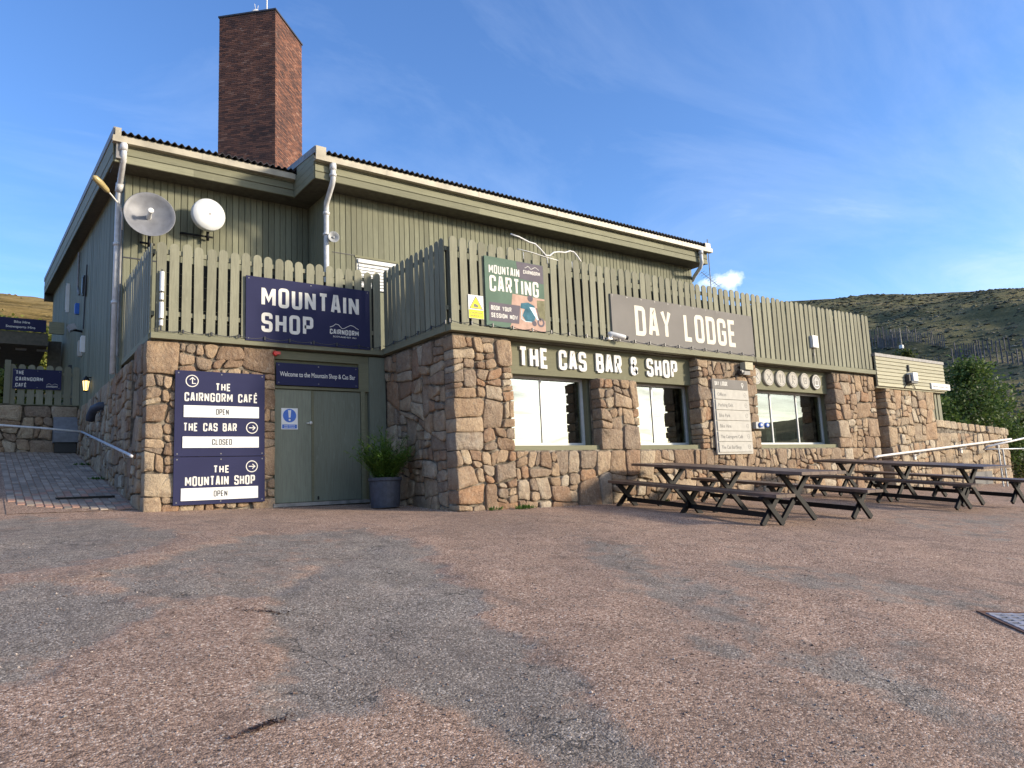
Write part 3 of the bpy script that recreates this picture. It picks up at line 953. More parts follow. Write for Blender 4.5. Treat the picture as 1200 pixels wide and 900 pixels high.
# stone ground floor: cores (mortar) then the stones
core = MB()
core.box(6.24, 19.60, 10.034, 10.50, -1.0, 0.585)            # base under the windows
core.box(6.24, 7.38, 10.034, 10.33, 0.585, 2.53)
core.box(9.45, 10.44, 10.034, 10.29, 0.585, 1.945)
core.box(12.34, 14.33, 10.034, 10.32, 0.585, 2.53)
core.box(17.67, 19.60, 10.034, 10.32, 0.585, 2.53)
front = obj('stone_wall', core, M['mortar'], B)
st_front = stones([(6.20, 7.41, -0.55, 2.50)], Fm(10.0), 0.25, edge_u=(6.20, 7.41))
st_front += stones([(7.41, 19.64, -0.75, 0.575)], Fm(10.0), 0.27, edge_u=(19.64,))
st_front += stones([(9.42, 10.47, 0.575, 1.94)], Fm(10.0), 0.24, edge_u=(9.42, 10.47), deep=0.22)
st_front += stones([(12.30, 14.36, 0.575, 2.50)], Fm(10.0), 0.25, edge_u=(12.30, 14.36))
st_front += stones([(17.63, 19.64, 0.575, 2.50)], Fm(10.0), 0.26, edge_u=(17.63, 19.64))

core = MB(); core.box(6.225, 6.50, 10.045, 12.47, -1.0, 2.53)
retw = obj('stone_wall', core, M['mortar'], B)
st_ret = stones([(-12.40, -10.27, -0.5, 2.50)], Fx(6.20), 0.25, tones=(0, 1), prot=(-0.01, 0.045))

core = MB(); core.box(2.11, 4.06, 12.435, 12.75, -1.0, 2.53)
leftw = obj('stone_wall', core, M['mortar'], B)
st_left = stones([(2.07, 4.10, -0.45, 2.52)], Fm(12.41), 0.25, edge_u=(2.07, 4.10), tones=(0, 0.9))

core = MB(); core.box(2.10, 2.5, 12.455, 13.35, -1.0, 2.53); core.box(2.10, 2.5, 13.85, 32.0, -0.5, 2.44)
core.box(2.12, 2.5, 13.35, 13.85, -1, 0.95); core.box(2.40, 2.5, 13.35, 13.85, 0.95, 2.53)
westw = obj('stone_wall', core, M['mortar'], B)
st_west = stones([(-13.35, -12.68, -0.4, 2.52)], Fx(2.07), 0.24, edge_u=(-13.35,))
st_west += stones([(-13.85, -13.35, -0.2, 0.93)], Fx(2.07), 0.26)
st_west += stones([(-22.2, -13.85, -0.2, 2.42)], Fx(2.07), 0.27, edge_u=(-13.85,), clip=lambda u, v: v < gz1(2, -u) - 0.25)
emit_stones([(front, st_front), (retw, st_ret), (leftw, st_left), (westw, st_west)])

# deck edge (ledge) and deck
mb = MB(); mb.box(6.14, 19.66, 9.90, 10.06, 2.555, 2.665); obj('ledge_board', mb, M['fascia'], B)
mb = MB(); mb.box(6.12, 6.24, 10.062, 12.38, 2.555, 2.665); obj('ledge_board', mb, M['fascia'], B)
mb = MB(); mb.box(2.12, 6.116, 12.33, 12.45, 2.545, 2.640); obj('ledge_board', mb, M['fascia'], B)
mb = MB(); mb.box(2.10, 2.20, 12.452, 15.3, 2.535, 2.630); obj('ledge_board', mb, M['fascia'], B)
mb = MB(); mb.box(19.56, 19.64, 10.06, 15.0, 2.56, 2.66); obj('ledge_board', mb, M['fascia'], B)
mb = MB(); mb.box(6.24, 19.56, 10.06, 15.2, 2.53, 2.60); mb.box(2.2, 6.24, 12.45, 15.2, 2.53, 2.60); obj('deck', mb, M['soffit'], B)
# interior behind the windows
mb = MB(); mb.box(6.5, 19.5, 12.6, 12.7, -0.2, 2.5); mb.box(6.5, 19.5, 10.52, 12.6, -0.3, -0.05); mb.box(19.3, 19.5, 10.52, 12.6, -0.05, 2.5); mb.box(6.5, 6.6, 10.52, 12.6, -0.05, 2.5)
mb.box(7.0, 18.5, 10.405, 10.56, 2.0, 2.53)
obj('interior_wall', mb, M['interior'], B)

# sign fascia boards, window jambs and sills
mb = MB(); mb.box(7.385, 12.335, 10.20, 10.40, 1.955, 2.545); obj('sign_fascia', mb, M['trim'], B)
mb = MB(); mb.box(14.335, 17.665, 10.20, 10.40, 1.975, 2.545); obj('sign_fascia', mb, M['trim'], B)
for x0, x1, z1 in ((9.425, 9.52, 1.98), (12.425, 12.52, 1.98), (17.735, 17.82, 1.995), (10.27, 10.355, 1.98), (7.33, 7.415, 1.98), (14.37, 14.455, 1.995)):
    mb = MB(); mb.box(x0, x1, 10.335, 10.53, 0.676, z1); obj('window_jamb', mb, M['trim'], B)
for x0, x1 in ((7.385, 9.44), (10.445, 12.335), (14.335, 17.665)):
    mb = MB(); mb.box(x0, x1, 10.075, 10.53, 0.588, 0.672); obj('window_sill', mb, M['trim'], B)


def window(x0, x1, z0, z1, y, divs, fr=0.055):
    mb = MB(); d = 0.07
    mb.box(x0, x1, y, y + d, z0, z0 + fr); mb.box(x0, x1, y, y + d, z1 - fr, z1)
    mb.box(x0, x0 + fr, y, y + d, z0 + fr, z1 - fr); mb.box(x1 - fr, x1, y, y + d, z0 + fr, z1 - fr)
    w = obj('window', mb, M['frame'], B)
    xs_ = [x0 + fr] + [x for x in divs] + [x1 - fr]
    for x in divs:
        mb = MB(); mb.box(x - 0.02, x + 0.02, y + 0.012, y + 0.055, z0 + fr, z1 - fr); obj('mullion', mb, M['frame'], w)
    for a, b in zip(xs_[:-1], xs_[1:]):
        mb = MB(); mb.box(a, b, y + 0.03, y + 0.036, z0 + fr - 0.005, z1 - fr + 0.005); obj('pane', mb, M['glass'], w)
    return w


window(7.42, 9.42, 0.685, 1.978, 10.45, [8.40])
window(10.36, 12.42, 0.685, 1.978, 10.45, [11.37])
window(14.46, 17.73, 0.685, 1.992, 10.45, [15.53, 16.62])

# doorway on the recessed front
mb = MB(); mb.box(4.06, 6.24, 12.50, 12.6, -0.8, 2.53); obj('door_surround', mb, M['trim'], B)
mb = MB(); mb.box(4.10, 5.86, 12.43, 12.50, 1.84, 1.885); mb.box(4.10, 5.86, 12.43, 12.50, 2.36, 2.50)
mb.box(5.66, 5.86, 12.43, 12.50, 1.885, 2.36); mb.box(5.70, 5.78, 12.43, 12.50, -0.14, 1.84)
obj('transom', mb, M['trim'], B)
mb = MB(); mb.box(5.86, 6.19, 12.40, 12.50, -0.4, 2.50); obj('side_panel', mb, M['door'], B)
for x0, x1 in ((4.105, 4.772), (4.785, 5.69)):
    mb = MB(); mb.box(x0, x1, 12.455, 12.498, -0.125, 1.825)
    d_ = obj('door', mb, M['door'], B)
    if x0 < 4.5:
        mb = MB(); mb.box(4.755, 4.80, 12.443, 12.4545, -0.12, 1.82); obj('cover_strip', mb, M['trim'], d_)
        mb = MB(); mb.lathe([(0, 0.05), (0.028, 0.045), (0.03, 0.03), (0.014, 0.02), (0.014, 0)], (4.735, 12.4545, 1.245), (0, -1, 0), 14)
        mb.box(4.66, 4.73, 12.425, 12.44, 1.235, 1.25); obj('handle', mb, M['galv'], d_, smooth=False)
    else:
        for hx in (4.86,):
            mb = MB(); mb.box(hx, hx + 0.03, 12.445, 12.4545, -0.10, -0.04); obj('bolt', mb, M['blackmetal'], d_)
mb = MB(); mb.box(4.06, 5.86, 12.36, 12.50, -0.195, -0.135); obj('door_sill', mb, M['lead'], B)

# ---- upper storey: backing walls
YR, YL, XR, XE, XW = 13.95, 15.10, 5.72, 17.30, 2.08


def rz(y):           # roof underside / west soffit line
    return 6.33 + 0.0966 * (y - 14.57)


mb = MB()
mb.box(XR + 0.03, XE - 0.03, YR + 0.03, YR + 0.2, 2.6, 6.32); mb.box(XW + 0.03, XR + 0.05, YL + 0.03, YL + 0.2, 2.6, 6.32)
mb.box(XR + 0.03, XR + 0.2, YR + 0.2, YL + 0.03, 2.6, 6.32)
mb.prism([(15.3, 2.4), (32.0, 2.4), (32.0, rz(32)), (15.3, rz(15.3))], (XW + 0.03, 0, 0), (0, 1, 0), (0, 0, 1), (0.2, 0, 0))
mb.prism([(YR + .2, 2.4), (32.0, 2.4), (32.0, rz(32)), (YR + .2, rz(YR))], (XE - 0.03, 0, 0), (0, 1, 0), (0, 0, 1), (-0.2, 0, 0))
mb.box(XW + .2, XE, 31.8, 32, 2.4, 7.9)
obj('upper_wall', mb, M['soffit'], B)
PB = 0.127


def board_run(x0, x1, make):
    n = int(round((x1 - x0) / PB)); p = (x1 - x0) / n
    for i in range(n):
        a = x0 + i * p; make(a + 0.0045, a + p - 0.0045)


def mkfront(Y, z0, z1, skip=None):
    def f(a, b):
        zt = z0
        if skip and skip[0] < (a + b) / 2 < skip[1]:
            for q0, q1 in ((z0, skip[2]), (skip[3], z1)):
                mb = MB(); mb.box(a, b, Y, Y + 0.028, q0, q1); obj('cladding_board', mb, M['clad'], B)
            return
        dd = random.uniform(0, 0.004)
        mb = MB(); mb.prism([(a, Y + 0.006 - dd), (a + 0.006, Y - dd), (b - 0.006, Y - dd), (b, Y + 0.006 - dd), (b, Y + 0.028), (a, Y + 0.028)], (0, 0, zt), (1, 0, 0), (0, 1, 0), (0, 0, z1 - zt))
        obj('cladding_board', mb, M['clad'], B)
    return f


board_run(XR, XE, mkfront(YR, 2.62, 6.31, (6.33, 7.30, 4.25, 4.97)))
board_run(XW, XR, mkfront(YL, 2.62, 6.31))


def mkreturn(a, b):
    mb = MB(); mb.prism([(a, XR + 0.006), (a + 0.006, XR), (b - 0.006, XR), (b, XR + 0.006), (b, XR + 0.028), (a, XR + 0.028)], (0, 0, 2.62), (0, 1, 0), (1, 0, 0), (0, 0, 3.69))
    obj('cladding_board', mb, M['clad'], B)


board_run(YR + 0.03, YL, mkreturn)
west = MB()
n = int(16.8 / PB)
for i in range(n):
    a = 15.1 + i * PB; b = a + PB - 0.009; dd = random.uniform(0, 0.006)
    west.prism([(a, 2.36), (b, 2.36), (b, rz(b) + 0.02), (a, rz(a) + 0.02)], (XW - dd, 0, 0), (0, 1, 0), (0, 0, 1), (0.028 + dd, 0, 0))
obj('cladding_boards', west, M['clad'], B, kind='stuff')
# horizontal drip joint on the front-left wall
mb = MB(); mb.box(XW - 0.005, 3.0, YL - 0.012, YL - 0.004, 4.62, 4.645); obj('cable', mb, M['darkplastic'], B)
mb = MB(); mb.box(5.80, 6.33, YR - 0.012, YR - 0.004, 4.985, 5.0); mb.box(6.318, 6.328, YR - 0.012, YR - 0.004, 4.3, 4.985); obj('cable', mb, M['darkplastic'], B)

# white blind-covered upper window
mb = MB(); mb.box(6.35, 7.28, YR + 0.01, YR + 0.028, 4.27, 4.95)
uw = obj('window', mb, M['frame'], B)
for k in range(9):
    mb = MB(); z_ = 4.90 - k * 0.07
    mb.prism([(0, 0), (0.012, -0.005), (0.03, -0.062), (0.018, -0.057)], (6.39, YR + 0.01, z_), (0, -1, 0), (0, 0, 1), (0.85, 0, 0)) if k else mb.box(6.37, 7.26, YR - 0.04, YR + 0.009, z_ - 0.05, z_ + 0.03)
    obj('blind_slat', mb, M['white'], uw)
mb = MB(); mb.box(6.30, 7.34, YR - 0.02, YR - 0.003, 4.955, 5.0); obj('window_head', mb, M['trim'], B)

# soffits
mb = MB(); mb.box(5.24, 17.40, 13.44, YR + 0.1, SEL, SEL + 0.03); mb.box(5.24, XR + 0.1, YR + 0.1, YL + 0.1, SEL, SEL + 0.03)
mb.box(1.82, 5.24, 14.59, YL + 0.1, SEL, SEL + 0.03)
mb.prism([(14.6, rz(14.6)), (32.1, rz(32.1)), (32.1, rz(32.1) + 0.03), (14.6, rz(14.6) + 0.03)], (1.82, 0, 0), (0, 1, 0), (0, 0, 1), (0.30, 0, 0))
mb.prism([(13.45, rz(13.45) + .12), (32.1, rz(32.1)), (32.1, rz(32.1) + 0.03), (13.45, rz(13.45) + 0.15)], (XE - 0.02, 0, 0), (0, 1, 0), (0, 0, 1), (0.13, 0, 0))
obj('soffit', mb, M['soffit'], B)


def fasciaboards(x0, x1, Y, joins=()):
    for k in range(3):
        z0 = SEL - 0.012 + k * 0.158; xs_ = [x0] + list(joins if k == 0 else [j + 2.1 for j in joins if j + 2.1 < x1]) + [x1]
        for a, b in zip(xs_[:-1], xs_[1:]):
            mb = MB(); mb.prism([(Y, z0), (Y - 0.012, z0 + 0.008), (Y - 0.004, z0 + 0.146), (Y + 0.004, z0 + 0.152), (Y + 0.022, z0 + 0.152), (Y + 0.022, z0)], (a + 0.001, 0, 0), (0, 1, 0), (0, 0, 1), (b - a - 0.002, 0, 0))
            obj('fascia_board', mb, M['fascia'], B)


fasciaboards(5.235, 17.41, 13.42, (9.2, 13.4)); fasciaboards(1.815, 5.205, 14.57, (3.2,))
for k in range(4):     # return fascia between the two eaves, facing west, then the long west verge
    z0 = SEL - 0.012 + k * 0.152
    mb = MB(); mb.prism([(13.444, z0), (14.62 if k < 3 else 14.4, z0), (14.62 if k < 3 else 14.4, z0 + 0.146), (13.444, z0 + 0.146)], (5.235, 0, 0), (0, 1, 0), (0, 0, 1), (-0.022, 0, 0)); obj('fascia_board', mb, M['fascia'], B)
    a, b = 14.60, 32.2; q = rz(a) - 0.03 + k * 0.165; q2 = rz(b) - 0.03 + k * 0.165
    mb = MB(); mb.prism([(a, q), (b, q2), (b, q2 + 0.152), (a, q + 0.152)], (1.812 - 0.006 * (k % 2), 0, 0), (0, 1, 0), (0, 0, 1), (-0.022, 0, 0)); obj('fascia_board', mb, M['fascia'], B)
mb = MB(); mb.box(1.83, 2.00, 14.50, 14.566, 6.34, 6.64); obj('end_block', mb, M['lead'], B)
mb = MB(); mb.box(1.80, 2.10, 32.1, 32.3, 7.75, 8.3); obj('end_block', mb, M['soffit'], B)

# gutters
for x0, x1, Y, nm in ((1.76, 5.20, 14.44, 'gutter'), (5.20, 17.52, 13.28, 'gutter')):
    mb = MB(); prof = [(0, 0.0), (0.125, 0.0), (0.125, 0.118), (0.113, 0.118), (0.113, 0.012), (0.012, 0.012), (0.012, 0.118), (0, 0.118)]
    mb.prism(prof, (x0, Y, 6.637), (0, 1, 0), (0, 0, 1), (x1 - x0, 0, 0))
    g_ = obj(nm, mb, M['gutter'], B)
    x = x0 + 1.6
    while x < x1 - 0.3:
        mb = MB(); mb.box(x - 0.035, x + 0.035, Y - 0.004, Y - 0.0005, 6.632, 6.757); obj('gutter_joint', mb, M['gutter'], g_); x += 2.35

# corrugated roof, two eaves
def roof(x0, x1, y0, y1, zb):
    pitch = 0.127; n = int((x1 - x0) / pitch * 8)
    mb = MB(); vs = []; fs = []
    xs_ = [x0 + (x1 - x0) * i / n for i in range(n + 1)]
    for yy in (y0, y1):
        for lay in (0, -0.008):
            for x in xs_:
                vs.append((x, yy, zb + 0.0966 * (yy - y0) + 0.026 * math.sin(2 * PI * x / pitch) + lay))
    m = n + 1
    for i in range(n):
        fs.append((i, i + 1, 2 * m + i + 1, 2 * m + i)); fs.append((m + i, 3 * m + i, 3 * m + i + 1, m + i + 1)); fs.append((i, m + i, m + i + 1, i + 1))
    mb.add(vs, fs)
    return obj('roof', mb, M['roof'], B, smooth=False)


roofL = roof(1.86, 5.26, 14.47, 32.3, 6.86); roofR = roof(5.30, 17.36, 13.31, 32.3, 6.87)
mb = MB()
for x0, x1, y0, dz_ in ((1.775, 1.87, 14.50, 6.80), (5.20, 5.32, 13.33, 6.80), (17.34, 17.44, 13.33, 6.78)):
    mb = MB(); mb.prism([(y0, dz_), (32.3, dz_ + 0.0966 * (32.3 - y0)), (32.3, dz_ + 0.0966 * (32.3 - y0) + 0.14), (y0, dz_ + 0.14)], (x0, 0, 0), (0, 1, 0), (0, 0, 1), (x1 - x0, 0, 0))
    obj('verge_flashing', mb, M['lead'], roofL if x0 < 2 else roofR)

mb = MB(); mb.box(1.80, 1.90, 14.46, 14.50, 6.76, 6.92); mb.box(5.21, 5.42, 13.29, 13.33, 6.76, 6.93); mb.box(17.22, 17.45, 13.29, 13.33, 6.76, 6.9); obj('verge_end', mb, M['gutter'], roofR)
mb = MB(); mb.box(1.9, 5.2, 14.56, 14.6, 6.70, 6.83); mb.box(5.3, 17.4, 13.40, 13.444, 6.758, 6.835); obj('eave_board', mb, M['gutter'], B)

# chimney, set at 45 degrees
CW = 1.80; cc = Vector((6.60, 20.0, 0)); dL = Vector((-0.7071, 0.7071, 0)); dR = Vector((0.7071, 0.7071, 0)); ZC0, ZC1 = 6.9, 14.40
mb = MB(); a = cc + (dL + dR) * 0.008
mb.prism([(0, 0), (CW - .016, 0), (CW - .016, CW - .016), (0, CW - .016)], a + Vector((0, 0, ZC0)), dL, dR, (0, 0, ZC1 - ZC0))
chim = obj('chimney', mb, M['brickjoint'], B)
mb = MB(); courses = int((ZC1 - ZC0) / 0.058); nb = 9; bl = CW / nb
faces = [(cc, dL, -dR), (cc, dR, -dL), (cc + dL * CW, dR, dL), (cc + dR * CW, dL, dR)]
for o, d, nn in faces:
    for c in range(courses):
        z0 = ZC0 + c * 0.058; off = 0 if c % 2 else bl / 2
        s0 = -off
        while s0 < CW - 0.01:
            a0 = max(0, s0 + 0.005); a1 = min(CW, s0 + bl - 0.005)
            if a1 - a0 > 0.02:
                pr = random.uniform(0, 0.004)
                mid = o + d * (a0 + a1) / 2 + Vector((0, 0, z0 + 0.0265)) + nn * (pr - 0.02)
                mb.obox(mid, d * (a1 - a0) / 2, nn * 0.022, (0, 0, 0.0235))
            s0 += bl
obj('bricks', mb, M['brick'], chim, kind='stuff')
mb = MB(); e = -0.03
mb.prism([(e, e), (CW - e, e), (CW - e, CW - e), (e, CW - e)], cc + Vector((0, 0, ZC1)), dL, dR, (0, 0, 0.05)); obj('chimney_cap', mb, M['roof'], chim)
mb = MB(); c0 = cc + (dL * 0.75 + dR * 0.25) + Vector((0, 0, ZC1 + 0.05))
mb.lathe([(0.0, 0.22), (0.1, 0.2), (0.16, 0.12), (0.17, 0.0)], c0, n=16); mb.tube([c0 + Vector((0, 0, 0.2)), c0 + Vector((-0.05, 0, 0.42))], 0.01, 6); mb.tube([c0 + Vector((0.03, 0, 0.2)), c0 + Vector((0.06, 0, 0.4))], 0.01, 6)
tag(obj('beacon', mb, M['whiteplastic']), 'small white domed beacon on top of the brick chimney', 'beacon')
mb = MB(); c0 = cc + (dL * 0.40 + dR * 0.25) + Vector((0, 0, ZC1 + 0.05)); mb.tube([c0, c0 + Vector((0, 0, 1.1))], 0.022, 8)
tag(obj('antenna_rod', mb, M['whiteplastic']), 'thin white rod aerial standing on the chimney top', 'aerial')

# downpipes
def pipe(path, r, collars, parent=B):
    mb = MB(); mb.tube(path, r, 14); o = obj('downpipe', mb, M['pipe'], parent, smooth=True)
    for a, b in collars:
        mb = MB(); mb.tube([a, b], r * 1.28, 14); obj('pipe_collar', mb, M['pipe'], o, smooth=True)
    return o


pipe([(1.95, 14.50, 6.64), (1.955, 14.50, 6.42), (1.96, 14.55, 6.33), (1.99, 15.10, 6.12), (1.99, 15.22, 5.98), (1.99, 15.25, 5.0), (1.99, 15.28, 2.40)], 0.055,
     [((1.95, 14.50, 6.64), (1.95, 14.50, 6.50)), ((1.99, 15.12, 6.10), (1.99, 15.22, 5.97)), ((1.99, 15.25, 4.95), (1.99, 15.25, 4.89)), ((1.99, 15.27, 3.80), (1.99, 15.27, 3.74))])
mb = MB(); mb.tube([(2.03, 15.08, 5.6), (2.03, 15.08, 2.7)], 0.022, 8); obj('conduit', mb, M['lead'], B)
pipe([(5.58, 13.34, 6.64), (5.58, 13.34, 6.30), (5.58, 13.39, 6.22), (5.64, 13.84, 5.99), (5.66, 13.90, 5.88), (5.66, 13.92, 5.0), (5.66, 13.93, 2.65)], 0.055,
     [((5.58, 13.34, 6.64), (5.58, 13.34, 6.50)), ((5.58, 13.34, 6.42), (5.58, 13.34, 6.36)), ((5.66, 13.90, 5.82), (5.66, 13.91, 5.76)), ((5.66, 13.92, 5.36), (5.66, 13.92, 5.31))])
pipe([(17.02, 13.33, 6.64), (17.02, 13.33, 6.25), (17.04, 13.40, 6.14), (17.30, 13.86, 6.02), (17.38, 14.0, 5.95), (17.38, 14.2, 5.9)], 0.055,
     [((17.02, 13.33, 6.64), (17.02, 13.33, 6.52))])

# ================================================================== balcony picket fence
FE = thing('balcony_fence', 'sage green picket fence with rounded tops running round the balcony edge', 'fence', (12, 10.0, 2.62))


def picket_mesh(h, w=0.142, th=0.022):
    pts = [(-w / 2, 0), (w / 2, 0), (w / 2, h - w / 2)]
    for i in range(1, 8):
        t = PI * i / 8; pts.append((w / 2 * math.cos(t), h - w / 2 + w / 2 * math.sin(t)))
    pts.append((-w / 2, h - w / 2))
    mb = MB(); mb.prism(pts, (0, -th, 0), (1, 0, 0), (0, 0, 1), (0, th, 0))
    me = mb.mesh('picket', M['picket']); fixn(me); return me


PK = [picket_mesh(1.50 + d) for d in (-0.012, 0.0, 0.012)]


def picket(x, y, z, rz_=0.0, parent=FE, meshes=PK):
    o = bpy.data.objects.new('picket', random.choice(meshes)); COL.objects.link(o)
    o.parent = parent; o.location = Vector((x, y, z + random.uniform(-0.006, 0.006))) - wloc(parent)
    o.rotation_euler = (random.gauss(0, 0.004), random.gauss(0, 0.006), rz_)
    return o


n = 69
for i in range(n):
    picket(6.27 + (19.58 - 6.27) * i / (n - 1), 9.985, 2.668 + 0.02 * i / n)
n = 21
for i in range(n):
    picket(2.26 + (6.02 - 2.26) * i / (n - 1), 12.375, 2.642)
n = 13
for i in range(n):
    picket(6.16, 10.13 + (12.22 - 10.13) * i / (n - 1), 2.668, -PI / 2)
n = 15
for i in range(n):
    picket(2.13, 12.50 + (15.0 - 12.50) * i / (n - 1), 2.632, -PI / 2)
for z in (2.93, 3.95):
    for a, b, ax in (((6.30, 19.62), 10.006, 'x'), ((2.2, 6.1), 12.396, 'x'), ((10.06, 12.34), 6.182, 'y'), ((12.45, 15.08), 2.152, 'y')):
        mb = MB()
        if ax == 'x':
            mb.box(a[0], a[1], b - 0.018, b + 0.022, z, z + 0.075)
        else:
            mb.box(b - 0.018, b + 0.028, a[0], a[1], z, z + 0.075)
        obj('rail', mb, M['picket'], FE)
for x, y in [(6.26, 10.1), (8.6, 10.09), (11.0, 10.09), (13.4, 10.09), (15.8, 10.09), (19.5, 10.09), (2.25, 12.5), (4.1, 12.49), (6.05, 12.49)]:
    mb = MB(); mb.box(x - 0.045, x + 0.045, y - 0.045, y + 0.045, 2.6, 4.02); obj('post', mb, M['picket'], FE)

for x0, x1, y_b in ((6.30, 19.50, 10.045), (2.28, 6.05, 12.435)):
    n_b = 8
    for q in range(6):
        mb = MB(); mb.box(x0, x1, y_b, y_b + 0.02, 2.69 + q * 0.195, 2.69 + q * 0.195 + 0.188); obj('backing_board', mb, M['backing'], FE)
# festoon cable along the ledges
mb = MB(); bulbs = MB()
def fest(a, b, nrm, sag=0.035, step=0.42):
    a = Vector(a); b = Vector(b); l = (b - a).length; k = max(1, int(l / step)); path = []
    for i in range(k):
        for j in range(6):
            t = (i + j / 6) / k
            path.append(a + (b - a) * t + Vector((0, 0, -sag * 4 * (j / 6) * (1 - j / 6))))
        p = a + (b - a) * (i / k)
        bulbs.tube([p + Vector(nrm) * 0.012 + Vector((0, 0, 0.012)), p + Vector(nrm) * 0.012 + Vector((0, 0, -0.05))], 0.017, 6)
    path.append(b); mb.tube(path, 0.006, 5)
fest((6.10, 9.885, 2.715), (14.2, 9.885, 2.715), (0, -1, 0)); fest((6.105, 10.0, 2.715), (6.105, 12.3, 2.715), (-1, 0, 0)); fest((6.05, 12.315, 2.69), (2.15, 12.315, 2.69), (0, -1, 0))
fl = thing('festoon_lights', 'black cable of small unlit bulbs strung along the balcony ledge', 'string lights', (10, 9.9, 2.7))
obj('cable', mb, M['darkplastic'], fl); obj('bulbs', bulbs, M['darkplastic'], fl, kind='stuff')
mb = MB(); mb.tube([(14.2, 9.885, 2.71), (14.26, 9.88, 2.66), (14.3, 9.88, 2.50), (14.27, 9.93, 2.42), (14.22, 9.95, 2.36)], 0.007, 6); obj('cable', mb, M['darkplastic'], fl)

# ================================================================== signs
def board(name, label, x0, x1, z0, z1, y, mat, th=0.03, cat='sign'):
    t = thing(name, label, cat, ((x0 + x1) / 2, y, z0))
    mb = MB(); mb.box(x0, x1, y - th, y, z0, z1); obj('board', mb, mat, t)
    return t, y - th


s, y = board('shop_sign', 'large navy board reading MOUNTAIN SHOP on the pickets above the doors', 3.57, 5.85, 2.62, 3.75, 12.345, M['navy'])
lettering('MOUNTAIN', 3.83, 5.63, 3.24, 3.595, y, s, M['letter'], split=True)
lettering('SHOP', 3.83, 4.75, 2.79, 3.13, y, s, M['letter'], split=True)
mb = MB(); ridge_logo(mb, 5.06, 2.985, 0.56, y, 0.009); obj('ridge_emblem', mb, M['letter'], s)
lettering('CAIRNGORM', 5.06, 5.62, 2.86, 2.955, y, s, M['letter'])
smalltext('SCOTLAND EST 1961', 5.12, 5.57, 2.805, 0.028, y - 0.002, s, M['letter'])

s, y = board('direction_sign', 'tall navy direction board listing café, bar and shop with white status plates', 2.49, 3.90, 0.675, 2.05, 12.37, M['navy'])
s['label'] = 'upper navy direction board with CAIRNGORM CAFÉ open and CAS BAR closed plates'
lettering('THE', 3.10, 3.34, 1.74, 1.865, y, s, M['letter']); lettering('CAIRNGORM CAFÉ', 2.63, 3.78, 1.555, 1.70, y, s, M['letter'])
lettering('THE CAS BAR', 2.62, 3.44, 1.075, 1.21, y, s, M['letter'])
mb = MB(); ring(mb, 2.74, 1.885, 0.092, 0.014, y); stroke(mb, [(2.80, 1.845), (2.745, 1.845), (2.745, 1.935)], 0.014, y); stroke(mb, [(2.705, 1.905), (2.745, 1.942), (2.785, 1.905)], 0.014, y - 0.0004); obj('arrow_symbol', mb, M['letter'], s)


def arrow(cx, cz, y, s):
    mb = MB(); ring(mb, cx, cz, 0.09, 0.014, y); stroke(mb, [(cx - 0.05, cz), (cx + 0.048, cz)], 0.014, y); stroke(mb, [(cx + 0.01, cz + 0.038), (cx + 0.05, cz), (cx + 0.01, cz - 0.038)], 0.014, y - 0.0004)
    obj('arrow_symbol', mb, M['letter'], s)


arrow(3.69, 1.14, y, s)
for x0, x1, z0, z1, tx in ((2.62, 3.80, 1.30, 1.49, 'OPEN'), (2.61, 3.80, 0.81, 0.99, 'CLOSED')):
    mb = MB(); mb.box(x0, x1, y - 0.012, y - 0.0005, z0, z1); p_ = obj('status_plate', mb, M['white'], s)
    w = 0.2 if tx == 'OPEN' else 0.31
    lettering(tx, 3.21 - w / 2, 3.21 + w / 2, z0 + 0.045, z0 + 0.14, y - 0.012, p_, M['black'], thick=0.13)
s, y = board('direction_sign', 'lower navy direction board reading THE MOUNTAIN SHOP with an open plate', 2.49, 3.905, -0.085, 0.665, 12.37, M['navy'])
lettering('THE', 3.08, 3.33, 0.405, 0.525, y, s, M['letter']); lettering('MOUNTAIN SHOP', 2.66, 3.74, 0.205, 0.36, y, s, M['letter']); arrow(3.69, 0.50, y, s)
mb = MB(); mb.box(2.60, 3.79, y - 0.012, y - 0.0005, -0.02, 0.175); p_ = obj('status_plate', mb, M['white'], s); lettering('OPEN', 3.09, 3.30, 0.03, 0.125, y - 0.012, p_, M['black'], thick=0.13)

s, y = board('welcome_sign', 'narrow navy panel with welcome text over the double doors', 4.115, 5.64, 1.90, 2.29, 12.425, M['navy'], 0.02)
smalltext('Welcome to the Mountain Shop & Cas Bar', 4.18, 5.58, 2.055, 0.085, y - 0.001, s, M['letter'])

s, y = board('mandatory_notice', 'small blue and white exclamation notice on the left door leaf', 4.22, 4.51, 1.13, 1.50, 12.4535, M['white'], 0.004, 'notice')
mb = MB(); flat(mb, circle_pts(4.365, 1.37, 0.118), y, 0.001); flat(mb, [(4.235, 1.145), (4.495, 1.145), (4.495, 1.215), (4.235, 1.215)], y, 0.001); obj('blue_print', mb, M['blue'], s)
mb = MB(); flat(mb, [(4.35, 1.335), (4.38, 1.335), (4.392, 1.465), (4.338, 1.465)], y - 0.001, 0.001); flat(mb, circle_pts(4.365, 1.295, 0.018, 12), y - 0.001, 0.001)
obj('exclamation_mark', mb, M['white'], s); smalltext('FIRE DOOR', 4.27, 4.46, 1.185, 0.02, y - 0.0015, s, M['white']); smalltext('KEEP CLEAR', 4.27, 4.46, 1.155, 0.02, y - 0.0015, s, M['white'])

